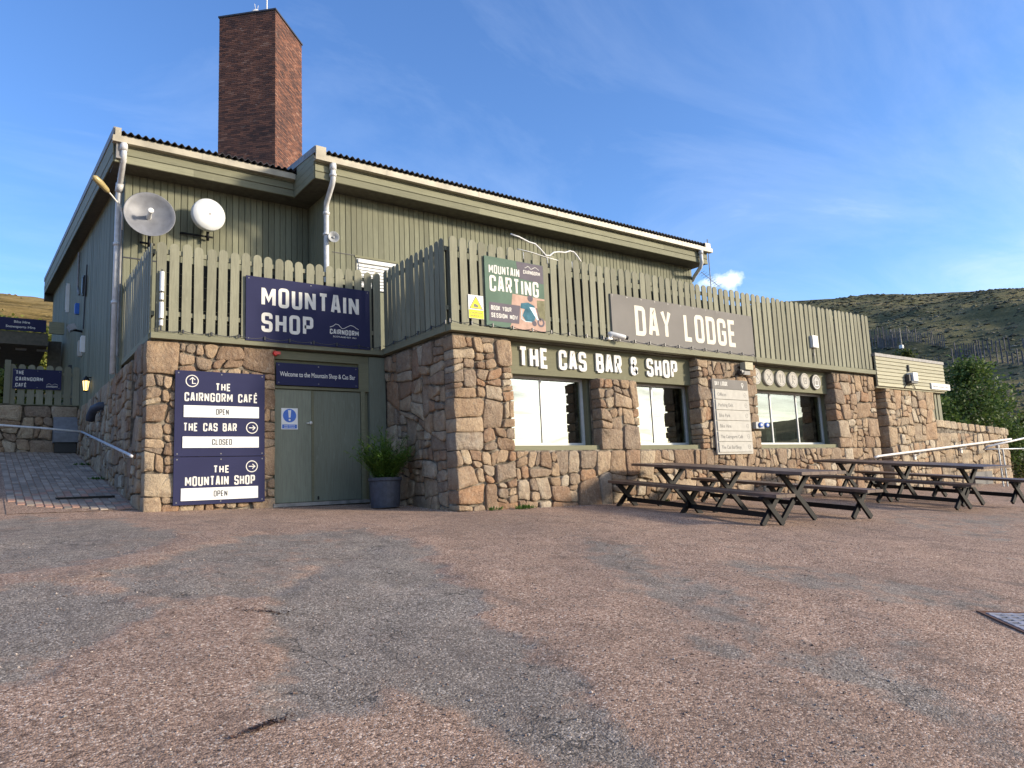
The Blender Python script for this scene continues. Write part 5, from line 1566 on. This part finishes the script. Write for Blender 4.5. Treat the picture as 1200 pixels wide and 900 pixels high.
# ================================================================== right: hut, low wall, rails
H_ = thing('side_hut', 'low stone annexe with a cream boarded front beyond the right end of the lodge', 'outbuilding', (22, 11, -0.5))
core = MB(); core.box(20.24, 23.02, 10.025, 13.0, -1.0, 2.25); hw = obj('stone_wall', core, M['mortar'], H_)
core = MB(); core.box(19.60, 20.24, 10.9, 11.2, -1.0, 2.4); obj('recess_wall', core, M['soffit'], H_)
sh = stones([(20.20, 23.02, -0.8, 2.25)], Fm(10.0), 0.31, edge_u=(20.20,), prot=(0, .05), tones=(.2, 1))
sh += stones([(-11.0, -10.30, -0.8, 2.25)], Fx(20.20), 0.25)
emit_stones([(hw, sh)], 290, mat='buffstone')
HB = 0.103
for k in range(8):
    z0 = 2.245 + k * HB
    mb = MB(); mb.prism([(9.90, z0), (9.885, z0 + 0.004), (9.897, z0 + HB - 0.012), (9.91, z0 + HB - 0.004), (9.94, z0 + HB - 0.004), (9.94, z0)], (19.70, 0, 0), (0, 1, 0), (0, 0, 1), (4.05, 0, 0))
    obj('shiplap_board', mb, M['hutboard'], H_)
mb = MB(); mb.box(19.68, 23.78, 9.88, 13.2, 2.245 + 8 * HB, 2.30 + 8 * HB + 0.03); obj('roof', mb, M['lead'], H_)
mb = MB(); mb.box(19.70, 23.75, 9.945, 13.0, 2.20, 2.24); mb.box(23.72, 23.76, 9.945, 13.0, 2.24, 3.06); obj('roof_box', mb, M['hutboard'], H_)
for x0, x1 in ((23.06, 23.22), (23.30, 23.42), (23.50, 23.70)):
    mb = MB(); mb.box(x0, x1, 10.06, 10.16, 1.35, 2.198); obj('door_post', mb, M['picket'], H_)
mb = MB(); mb.box(23.04, 23.7, 10.17, 10.2, 1.35, 2.198); obj('door_panel', mb, M['interior'], H_)
s, y = board('hut_sign', 'narrow white sign with small grey text at the right end of the cream boards', 22.75, 23.95, 2.28, 2.46, 9.882, M['white'], 0.03)
smalltext('Mobility Scooters Hire', 22.85, 23.80, 2.335, 0.07, y - 0.001, s, M['greytext'])
t = thing('hut_floodlight', 'white floodlight with a dark housing on the cream boards of the annexe', 'lamp', (21.6, 9.85, 2.4))
mb = MB(); mb.box(21.35, 21.62, 9.70, 9.88, 2.44, 2.68); obj('housing', mb, M['whiteplastic'], t)
mb = MB(); mb.box(21.22, 21.35, 9.76, 9.88, 2.40, 2.62); mb.box(21.25, 21.62, 9.72, 9.88, 2.37, 2.435); mb.tube([(21.45, 9.86, 2.72), (21.45, 9.86, 2.92)], 0.03, 8); obj('bracket', mb, M['darkplastic'], t)
mb = MB(); mb.tube([(21.3, 9.86, 2.4), (21.12, 9.87, 2.25)], 0.012, 6); mb.tube([(21.58, 9.86, 2.4), (21.75, 9.87, 2.25)], 0.012, 6); obj('stay', mb, M['darkplastic'], t)

LW = thing('garden_wall', 'low rubble stone wall with a stone coping running on from the annexe', 'wall', (25.6, 10, -0.5))
core = MB(); core.prism([(23.02, -1), (28.1, -1), (28.1, 1.02), (23.02, 1.22)], (0, 10.025, 0), (1, 0, 0), (0, 0, 1), (0, .3, 0)); lw = obj('wall_core', core, M['mortar'], LW)
sw = stones([(23.02, 28.14, -0.85, 1.0)], Fm(10.0), 0.33, edge_u=(28.14,), prot=(0, .045), tones=(.2, 1))
emit_stones([(lw, sw)], 285, mat='buffstone')
x = 23.0
while x < 28.1:
    w = random.uniform(.3, .55); zt = 1.39 - (x - 23) * .045
    sc_ = stones([(x, min(x + w, 28.2), zt - .24, zt)], Fm(9.985), 1.0, prot=(0.0, .05), tones=(.3, 1))
    for a, mbs in sc_:
        for q in range(len(mbs.v)):
            vx, vy, vz = mbs.v[q]
            if vy > 10.03:
                mbs.v[q] = (vx, 10.36, vz)
        obj('coping_stone', mbs, M['buffstone'], LW, smooth=True, recalc=False)
    x += w + .01
RW = thing('terrace_wall', 'short low stone wall at the right edge beyond the handrails', 'wall', (30, 12, -0.5))
core = MB(); core.box(26.5, 34, 12.045, 12.4, -1.2, 0.02); rw = obj('wall_core', core, M['mortar'], RW)
emit_stones([(rw, stones([(28.0, 34.0, -1.0, 0.0)], Fm(12.0), 0.3, tones=(.3, 1)))], 100)

t = thing('handrail', 'white sloping handrail fixed to the low stone wall', 'handrail', (23.5, 9.8, 0.3))
mb = MB(); mb.tube([(18.9, 9.80, .30), (19.1, 9.80, .335), (27.9, 9.80, .80)], .032, 10); obj('rail', mb, M['railwhite'], t, smooth=True)
for x in (21.4, 24.4, 27.2):
    z = .335 + (x - 19.1) * .0528; mb = MB(); mb.tube([(x, 9.80, z - .02), (x, 9.82, z - .10), (x, 9.99, z - .16)], .016, 6); mb.box(x - .05, x + .05, 9.93, 9.96, z - .24, z - .1); obj('bracket', mb, M['railwhite'], t)
t = thing('ramp_railing', 'grey and white ramp railing with upright posts at the right edge', 'railing', (25, 8.9, -0.5))
mb = MB(); mb.tube([(23.3, 8.8, .50), (28.5, 8.8, .96)], .03, 10); obj('top_rail', mb, M['railwhite'], t, smooth=True)
mb = MB(); mb.tube([(23.4, 8.95, .43), (28.5, 8.95, .43)], .022, 8); mb.tube([(23.3, 8.8, .50), (23.3, 8.9, .43), (23.5, 8.95, .43)], .022, 8); mb.tube([(24.6, 9.2, 1.02), (33, 12.6, 1.25)], .018, 8); obj('lower_rail', mb, M['galv'], t, smooth=True)
for x, yy in ((24.45, 8.95), (24.75, 8.95), (26.6, 8.95), (28.3, 8.95)):
    mb = MB(); mb.tube([(x, yy, gz1(x, yy) - .05), (x, yy, .46 + max(0, (x - 23.3) * .088) * (0 if x > 26 else 0))], .025, 8); obj('post', mb, M['galv'], t)
mb = MB(); mb.box(24.9, 26.2, 9.86, 9.94, -.62, -.22); tag(obj('vent_panel', mb, M['greytext']), 'dark grey panel at the foot of the low wall behind the farther table', 'panel')

# ================================================================== left: café fence, wall, path, canopy
CWALL = thing('cafe_wall', 'rough stone wall under the café fence at the top of the path', 'wall', (1, 21.64, 1.3))
core = MB(); core.box(-3.0, 2.08, 21.685, 22.0, 0.8, 2.50); cw = obj('wall_core', core, M['mortar'], CWALL)
sc_ = stones([(-0.6, 2.06, 1.1, 2.50)], Fm(21.64), 0.33, prot=(0, .06), tones=(.3, 1))
emit_stones([(cw, sc_)], 200)
CF = thing('cafe_fence', 'short shaded picket fence on the stone wall behind the café sign', 'fence', (1, 21.64, 2.52))
CP = [picket_mesh(0.98, 0.15), picket_mesh(1.0, 0.15)]
for i in range(8):
    picket(0.62 + i * 0.196, 21.66, 2.53, 0, CF, CP)
mb = MB(); mb.box(0.46, 0.58, 21.60, 21.72, 2.5, 3.62); obj('post', mb, M['picket'], CF)
for z in (2.72, 3.28):
    mb = MB(); mb.box(0.5, 2.06, 21.665, 21.71, z, z + .08); obj('rail', mb, M['picket'], CF)
mb = MB(); mb.box(-3, 2.07, 21.60, 21.72, 2.505, 2.53); obj('sill_board', mb, M['trim'], CF)
s, y = board('cafe_sign', 'small navy sign reading THE CAIRNGORM CAFÉ on the fence at the far left', .63, 1.66, 2.91, 3.41, 21.63, M['navy'])
lettering('THE', .69, .86, 3.27, 3.365, y, s, M['letter']); lettering('CAIRNGORM', .69, 1.26, 3.11, 3.205, y, s, M['letter']); lettering('CAFÉ', .69, .92, 2.955, 3.05, y, s, M['letter'])
mb = MB(); ridge_logo(mb, 1.34, 3.03, .25, y, .006); obj('ridge_emblem', mb, M['letter'], s); lettering('CAIRNGORM', 1.34, 1.58, 2.965, 3.005, y, s, M['letter'])
t = thing('grey_hood', 'sloped grey metal hood against the stone wall at the end of the path', 'vent hood', (1.8, 21.3, 1.4))
mb = MB(); mb.prism([(21.64, 1.56), (21.30, 1.56), (21.30, 1.80), (21.60, 2.22), (21.64, 2.22)], (1.52, 0, 0), (0, 1, 0), (0, 0, 1), (.54, 0, 0)); obj('hood', mb, plain('grey_hood_paint', (0.17, 0.18, 0.20), 0.6), t)
mb = MB(); mb.box(1.56, 2.02, 21.36, 21.6, 1.30, 1.555); obj('hood_base', mb, M['black'], t)

t = thing('path_handrail', 'thin blue grey handrail running along the side stone wall and the path end', 'handrail', (1.9, 17, 1.3))
mb = MB(); mb.tube([(1.93, 12.55, .70), (1.93, 12.75, .735), (1.93, 19.4, 1.66)], .024, 10); mb.tube([(1.93, 19.4, 1.66), (1.2, 19.6, 1.75), (-1.5, 19.6, 1.95)], .024, 10); obj('rail', mb, M['pipe'], t, smooth=True)
for yy in (13.4, 16.0, 18.6):
    mb = MB(); z = .70 + (yy - 12.55) * .140; mb.tube([(1.93, yy, z - .01), (1.95, yy, z - .09), (2.09, yy, z - .1)], .012, 6); obj('bracket', mb, M['galv'], t)

# block paving
def path_edge(y_):
    return 0.45 + 0.0 * y_
sub = grid_mesh('path', np.linspace(.38, 2.09, 8), np.linspace(12.75, 21.66, 60), lambda X, Y: gz(X, Y) + 0.008, M['asphalt'])
pav = []
y_ = 12.78; row = 0
while y_ < 21.5:
    x_ = .42
    while x_ < 1.98:
        w, l = .104, .205
        xx = x_; yy = y_ + (l / 2 if int(round((x_ - .42) / .114)) % 2 else 0)
        # rounded near-left corner of the paving
        if not (yy < 14.2 and (xx - 2.05) ** 2 / 1.85 ** 2 + (yy - 14.6) ** 2 / 1.9 ** 2 > 1.0):
            pav.append((xx, yy, w, l))
        x_ += .114
    y_ += .216; row += 1
pav.sort(key=lambda p: p[1])
restm = MB()
for k, (x, y, w, l) in enumerate(pav):
    z00 = gz1(x, y); sl_ = (gz1(x, y + l) - z00)
    dz_ = random.uniform(.016, .024)
    vs = [(x, y, z00 - .01), (x + w, y, z00 - .01), (x + w, y + l, z00 + sl_ - .01), (x, y + l, z00 + sl_ - .01), (x + .004, y + .004, z00 + dz_), (x + w - .004, y + .004, z00 + dz_), (x + w - .004, y + l - .004, z00 + sl_ + dz_), (x + .004, y + l - .004, z00 + sl_ + dz_)]
    fs = [(4, 5, 6, 7), (0, 1, 5, 4), (1, 2, 6, 5), (2, 3, 7, 6), (3, 0, 4, 7)]
    tn = random.uniform(0, .85) if not (y < 15 and random.random() < .35) else 1.0
    if k < 296:
        mb = MB(); mb.add(vs, fs, 0, tn); obj('paver', mb, M['paver'], sub, recalc=False)
    else:
        restm.add(vs, fs, 0, tn)
obj('pavers', restm, M['paver'], sub, recalc=False, kind='stuff')
mb = MB(); z = gz1(1.4, 14.0)
for i in range(10):
    mb.box(1.1 + i * .08, 1.14 + i * .08, 13.9, 14.02, z + .0, z + .035)
mb.box(1.06, 1.9, 13.88, 13.9, z, z + .036); mb.box(1.06, 1.9, 14.02, 14.04, z, z + .038)
tag(obj('channel_drain', mb, M['blackmetal']), 'dark slotted channel drain across the block paving', 'drain')

# canopy building at the far left
K = thing('hire_canopy', 'dark canopy building with a navy fascia at the far left behind the fence', 'building', (0, 27, 2.5))
mb = MB(); mb.box(-8, 1.60, 26.0, 31, 4.85, 5.24); obj('canopy_roof', mb, M['soffit'], K)
mb = MB(); mb.box(1.62, 2.02, 26.0, 26.1, 5.25, 5.62); obj('fascia_end', mb, M['fascia'], K)
for x in (.3, .95, 1.5):
    mb = MB(); mb.box(x - .14, x + .14, 26.6, 26.75, 4.80, 4.845); obj('downlight', mb, M['greyplastic'], K)
mb = MB(); mb.box(1.68, 2.04, 27.0, 27.3, 2.2, 5.2); obj('post', mb, M['soffit'], K)
mb = MB(); mb.box(-8, -1.6, 28.0, 28.3, 1.5, 4.85); obj('back_wall', mb, M['soffit'], K)
s, y = board('hire_sign', 'navy fascia sign reading Bike Hire Snowsports Hire at the far left', -2.5, 1.54, 5.255, 5.64, 25.99, M['navy'])
smalltext('Bike Hire', .72, 1.12, 5.49, .075, y - .002, s, M['letter']); smalltext('Snowsports Hire', .52, 1.26, 5.34, .075, y - .002, s, M['letter'])


# ================================================================== vegetation
def foliage(name, label, cat, base, h, rad, nleaf, lsize, mat, trunk_h=None, seed=1, low=0.12, group=None, limbs=7):
    rnd = random.Random(seed)
    t = thing(name, label, cat, base, group); base = Vector(base)
    tr = MB(); th = trunk_h or h * .8
    tr.tube([base + Vector((0, 0, -.3)), base + Vector((.03 * h, 0, th * .4)), base + Vector((-.02 * h, .02 * h, th * .75)), base + Vector((.01 * h, 0, th))], [.03 * h * .6, .018 * h * .7, .010 * h, .003 * h], 8)
    cl_ = []
    for i in range(limbs):
        a = 2.4 * i + rnd.uniform(-.4, .4); z = th * rnd.uniform(.25, .85); rr = rad * rnd.uniform(.5, .9) * (1 - .45 * z / h)
        e_ = base + Vector((math.cos(a) * rr, math.sin(a) * rr, z + rr * rnd.uniform(.3, .9)))
        tr.tube([base + Vector((0, 0, z)), (base + Vector((0, 0, z)) + e_) / 2 + Vector((0, 0, -.03 * h)), e_], [.010 * h, .006 * h, .002 * h], 5); cl_.append(e_)
    obj('trunk', tr, M['bark'], t, smooth=True)
    for i in range(int(30 * (1 + h / 6))):
        z = h * (low + (1 - low) * rnd.random() ** .9); prof = math.sin(PI * min(1, (z / h) * .8 + .22)) ** .7
        a = rnd.uniform(0, 2 * PI); rr = rad * prof * math.sqrt(rnd.uniform(.12, 1)); cl_.append(base + Vector((math.cos(a) * rr, math.sin(a) * rr, z)))
    P = []; Fc = []
    for i in range(nleaf):
        c = rnd.choice(cl_); s_ = rad * .20
        p = c + Vector((rnd.gauss(0, s_), rnd.gauss(0, s_), rnd.gauss(0, s_ * .8)))
        if p.z < base.z + 0.05:
            continue
        d1 = Vector((rnd.gauss(0, 1), rnd.gauss(0, 1), rnd.gauss(0, .6))).normalized(); d2 = d1.cross(Vector((rnd.gauss(0, 1), rnd.gauss(0, 1), rnd.gauss(0, 1)))).normalized()
        l = lsize * rnd.uniform(.6, 1.3); k = len(P)
        P += [p - d1 * l * .5, p + d2 * l * .32, p + d1 * l * .5, p - d2 * l * .32]; Fc.append((k, k + 1, k + 2, k + 3))
    mb = MB(); mb.v = [tuple(p) for p in P]; mb.f = Fc; mb.m = [0] * len(Fc)
    obj('crown', mb, mat, t, recalc=False)
    return t


def pol(az, r):
    return (r * math.sin(R(az)), r * math.cos(R(az)))


x, y = pol(68.75, 33.5); foliage('birch_tree', 'bushy green birch standing behind the low stone wall', 'tree', (x, y, -0.9), 4.75, 1.6, 11500, .14, M['leaf'], seed=3, low=.05, limbs=12)
x, y = pol(71.6, 36); foliage('shrub', 'brownish green shrub right of the birch at the picture edge', 'shrub', (x, y, -.8), 2.3, 1.7, 5000, .14, M['leafdark'], seed=5, low=.02)
x, y = pol(67.0, 31); foliage('shrub', 'dense green shrub between the annexe and the birch', 'shrub', (x, y, -.9), 3.1, 1.3, 5000, .13, M['leaf'], seed=9, low=.02)
x, y = pol(65.2, 44); foliage('small_tree', 'small yellow green tree rising just above the annexe roof', 'tree', (x, y, .2), 5.9, 1.0, 3500, .17, M['leafdark'], seed=6, low=.1)
for k, (x, y, h, r_, lab) in enumerate(((.6, 62, 3.6, 2.4, 'sunlit yellow green bush seen under the canopy, left one'), (3.0, 60, 3.3, 2.2, 'sunlit yellow green bush seen under the canopy, right one'), (.7, 23.6, 1.75, 1.2, 'low dark bush behind the café fence'))):
    foliage('bush', lab, 'bush', (x, y, gz1(x, y) if y < 30 else float(hill_z(np.array(math.degrees(math.atan2(x, y))), np.array(math.hypot(x, y))))), h, r_, 5200, .16 if y < 30 else .3, leaf_mat('sunlit_bush_leaf', (0.06, 0.10, 0.02), (0.26, 0.26, 0.05)), seed=20 + k, low=.0, group='bushes at the far left')

# heather and boulder tufts on the hillside
mb = MB(); rnd = random.Random(11)
V_ = []; F2 = []
for i in range(9000):
    left = rnd.random() < .03
    az = rnd.uniform(-1, 6) if left else rnd.uniform(58, 74)
    r_ = 45 + 430 * rnd.random() ** 1.3
    s_ = (.14 + r_ * .0012) * rnd.uniform(.5, 1.5)
    x, y = pol(az, r_); z = float(hill_z(np.array(az), np.array(r_))) if False else None
    V_.append((az, r_, s_))
azv = np.array([v[0] for v in V_]); rv = np.array([v[1] for v in V_]); zv = hill_z(azv, rv)
for (az, r_, s_), z in zip(V_, zv):
    x, y = pol(az, r_); k = len(mb.v); a0 = rnd.uniform(0, 6)
    ring_ = [(x + s_ * 1.3 * math.cos(a0 + i * 1.2566) * rnd.uniform(.7, 1.2), y + s_ * 1.3 * math.sin(a0 + i * 1.2566) * rnd.uniform(.7, 1.2), z - .1 + rnd.uniform(0, .3) * s_) for i in range(5)]
    mb.v += ring_ + [(x + rnd.uniform(-.3, .3) * s_, y + rnd.uniform(-.3, .3) * s_, z + s_ * rnd.uniform(.4, .9))]
    mb.f += [(k + i, k + (i + 1) % 5, k + 5) for i in range(5)]
mb.m = [0] * len(mb.f)


def tuft_mat():
    m, t, b = newmat('heather_tuft')
    g = NN(t, 'ShaderNodeNewGeometry'); s = NN(t, 'ShaderNodeSeparateXYZ'); L(t, g.outputs['Position'], s.inputs[0])
    c = ramp(t, g.outputs['Random Per Island'], [(0, (.035, .038, .026)), (.5, (.07, .072, .042)), (.85, (.12, .115, .06)), (1, (.19, .17, .12))])
    c2 = ramp(t, g.outputs['Random Per Island'], [(0, (.12, .09, .035)), (.5, (.2, .15, .06)), (1, (.3, .22, .1))])
    mk = ramp(t, mathn(t, 'MULTIPLY', s.outputs[0], .01), [(.3, 1.0), (.5, 0.0)])
    L(t, mixc(t, mk, c, c2), b.inputs['Base Color']); b.inputs['Roughness'].default_value = 1.0
    return m


o = obj('heather', mb, tuft_mat(), recalc=False, loc=(0, 0, 0)); o['kind'] = 'stuff'; o['label'] = 'dark heather tufts covering the hillside'

# snow fences on the hill
fmat = plain('weathered_snow_fence', (0.105, 0.10, 0.11), 0.9, var=.3, nscale=.5)


def snow_fence(pts, h, label, gap=.42):
    """pts: (azimuth, elevation tangent) along the fence"""
    t = None; sl = MB(); posts = MB()
    P = [pol(a, hill_at(a, e)) + (0,) for a, e in pts]
    base = None
    for (x0, y0, _), (x1, y1, _) in zip(P[:-1], P[1:]):
        l = math.hypot(x1 - x0, y1 - y0); n = int(l / gap)
        for i in range(n):
            f = i / n; x = x0 + (x1 - x0) * f; y = y0 + (y1 - y0) * f; r_ = math.hypot(x, y); az = math.degrees(math.atan2(x, y)); z = float(hill_z(np.array(az), np.array(r_)))
            if base is None:
                base = (x, y, z)
            if i % 9 == 0:
                posts.box(x - .05, x + .05, y - .05, y + .05, z - .3, z + h * 1.08)
            elif random.random() < .86:
                hh = h * random.uniform(.75, 1); dx_, dy_ = (x1 - x0) / l, (y1 - y0) / l
                sl.bar((x + random.uniform(-.05, .05), y, z - .2), (x + random.uniform(-.12, .12), y, z + hh), .15, .04, (dy_, -dx_, 0))
    t = thing('snow_fence', label, 'fence', base, 'snow fences on the hillside')
    o = obj('slats', sl, fmat, t, kind='stuff'); obj('posts', posts, fmat, t, kind='stuff')


snow_fence([(62.2, .160), (64.0, .158), (66.0, .150), (67.75, .1385)], 1.9, 'long upper snow fence curving across the hill left of the birch')
snow_fence([(62.6, .149), (63.6, .148), (64.9, .1425)], 1.9, 'short paler snow fence just below the upper one')
snow_fence([(68.2, .128), (69.6, .1275), (71.0, .127), (73.0, .125)], 1.6, 'snow fence crossing the hill above and right of the birch')
snow_fence([(68.0, .120), (69.3, .1205), (70.5, .115), (71.6, .110), (73, .107)], 1.5, 'lower snow fence crossing behind the birch top')
snow_fence([(65.6, .1262), (67.4, .1200)], 1.2, 'row of pale fence posts just above the annexe roof', 1.3)

# ski-lift pylon
r_ = hill_at(65.05, .1395); x, y, z = on_hill(65.05, r_)
t = thing('lift_pylon', 'thin metal ski lift pylon with a cross arm on the hillside', 'pylon', (x, y, z))
ph = r_ * .030
mb = MB(); mb.tube([(x, y, z - .5), (x, y, z + ph)], [.13, .08], 6)
for k in range(6):
    mb.bar((x - .18, y, z + ph * k / 6), (x + .18, y, z + ph * (k + 1) / 6), .04, .04, (0, 1, 0))
obj('mast', mb, M['greytext'], t)
mb = MB(); w = r_ * .014
mb.bar((x - w * .6, y + w * .5, z + ph * .86), (x + w * .6, y - w * .5, z + ph * .80), .10, .10)
mb.bar((x - w * .6, y + w * .5, z + ph * .86), (x - w * .5, y + w * .5, z + ph * .98), .08, .08, (1, 0, 0)); mb.bar((x + w * .6, y - w * .5, z + ph * .8), (x + w * .5, y - w * .5, z + ph * .93), .08, .08, (1, 0, 0))
obj('cross_arm', mb, M['greytext'], t)
mb = MB(); mb.box(x - .22, x + .22, y - .22, y + .22, z + ph * .16, z + ph * .3); obj('marker', mb, M['white'], t)

# ================================================================== ground details
t = thing('drain_grate', 'rusty steel drain grate set in the asphalt at the right edge', 'drain', (6.5, 2.3, gz1(6.5, 2.3)))
u_ = Vector((.84, -.54, 0)); v_ = Vector((-.60, -.80, 0)); o_ = Vector((6.42, 2.62, 0)); n_ = 9


def gp(a, b, dz_):
    p = o_ + u_ * a + v_ * b; p.z = float(ground_z(np.array(p.x), np.array(p.y))) + dz_; return p


gm = plain('worn_grate_steel', (0.34, 0.33, 0.36), .6, metal=.2, var=.3, nscale=12)
for i in range(n_):
    mb = MB(); b = .04 + i * .065; mb.bar(gp(.02, b, .004), gp(.70, b, .004), .042, .014); obj('bar', mb, gm, t)
for i in range(8):
    mb = MB(); a = .04 + i * .09; mb.bar(gp(a, .02, .002), gp(a, .58, .002), .03, .012); obj('cross_bar', mb, gm, t)
mb = MB(); mb.bar(gp(-.03, -.012, .003), gp(.74, -.012, .003), .022, .016); mb.bar(gp(-.015, 0, .003), gp(-.015, .6, .003), .016, .014); obj('frame', mb, plain('rusty_frame', (.16, .08, .05), .8), t)
mb = MB(); q = [gp(0, .02, .003), gp(.72, .02, .003), gp(.72, .6, .003), gp(0, .6, .003)]; mb.add(q, [(0, 1, 2, 3)]); obj('pit', mb, M['black'], t)

# debris in the potholes
for k, (x, y, lab, cat_n) in enumerate(((1.63, 5.12, 'dark leaf debris caught on the edge of the worn patch, the farther heap', 60), (1.06, 3.33, 'dark heap of leaf debris nearest the camera', 90))):
    mb = MB()
    for i in range(cat_n):
        a = random.gauss(0, .075); b = random.gauss(0, .02 if k else .03)
        p = Vector((x + a * .9 + b * .3, y + b * .8 - a * .75 * (0 if k else 1) + a * (.35 if k else 0), 0)); p.z = float(ground_z(np.array(p.x), np.array(p.y))) + .004 + random.random() * .008
        d = Vector((random.gauss(0, 1), random.gauss(0, 1), random.gauss(0, .3))).normalized() * random.uniform(.006, .018); e_ = d.cross(Vector((random.gauss(0, .4), random.gauss(0, .4), 1))).normalized() * .007
        mb.add([p - d, p + e_, p + d, p - e_], [(0, 1, 2, 3)])
    tag(obj('debris_heap', mb, plain('leaf_debris', (.06, .028, .02), .9, var=.4, nscale=60), recalc=False), lab, 'debris', 'leaf debris in the asphalt hollows')

mb = MB(); rnd = random.Random(5)
for i in range(9000):
    if i < 3200:
        q = rnd.random()
        if q < .55:
            x = rnd.uniform(6.2, 19.5); y = 9.96 - abs(rnd.gauss(0, .10))
        elif q < .8:
            x = rnd.uniform(2.1, 6.1); y = 12.33 - abs(rnd.gauss(0, .12))
        else:
            x = 6.12 - abs(rnd.gauss(0, .08)); y = rnd.uniform(10, 12.3)
    else:
        t_ = rnd.random(); y = 1.3 + 8 * t_ ** 1.3; x = y * rnd.uniform(.02, 1.9) + rnd.uniform(-.3, .3)
    r_ = rnd.uniform(.003, .0075) * (1.5 if rnd.random() < .06 else 1)
    z = float(ground_z(np.array(x), np.array(y))) + r_ * .35 if i % 1 == 0 else 0
    a = rnd.uniform(0, 3)
    vs = [(x + r_ * 1.2 * math.cos(a + k * PI / 2) * rnd.uniform(.7, 1.2), y + r_ * 1.2 * math.sin(a + k * PI / 2) * rnd.uniform(.7, 1.2), z) for k in range(4)] + [(x, y, z + r_ * rnd.uniform(.6, 1)), (x, y, z - r_)]
    mb.add(vs, [(0, 1, 4), (1, 2, 4), (2, 3, 4), (3, 0, 4), (1, 0, 5), (2, 1, 5), (3, 2, 5), (0, 3, 5)], 0, rnd.random())


def grit_mat():
    m, t, b = newmat('loose_granite_grit')
    a = NN(t, 'ShaderNodeAttribute', attribute_name='tone')
    L(t, ramp(t, a.outputs['Fac'], [(0, (.10, .07, .055)), (.4, (.30, .20, .155)), (.7, (.24, .22, .20)), (1, (.55, .45, .38))]), b.inputs['Base Color']); b.inputs['Roughness'].default_value = .9
    return m


o = obj('grit', mb, grit_mat(), recalc=False, loc=(0, 0, 0)); o['kind'] = 'stuff'; o['label'] = 'loose granite grit scattered on the asphalt and along the wall foot'
fx = plain('sign_fixing', (.16, .16, .17), .5)
for o in [q for q in bpy.data.objects if q.name.split('.')[0] in ('shop_sign', 'direction_sign', 'welcome_sign', 'cafe_sign')]:
    bd = [c for c in o.children if c.name.startswith('board')][0]; dm = bd.dimensions; w0 = wloc(bd); mb = MB()
    for sx in (-1, 0, 1):
        for sz in (-1, 1):
            mb.lathe([(0, .004), (.011, .003), (.013, 0)], (w0.x + sx * (dm.x / 2 - .045), w0.y - dm.y / 2, w0.z + sz * (dm.z / 2 - .04)), (0, -1, 0), 8)
    obj('screws', mb, fx, o, kind='stuff')

print('objects', len(bpy.data.objects), 'tris', sum(len(o.data.polygons) for o in bpy.data.objects if o.type == 'MESH') * 2)
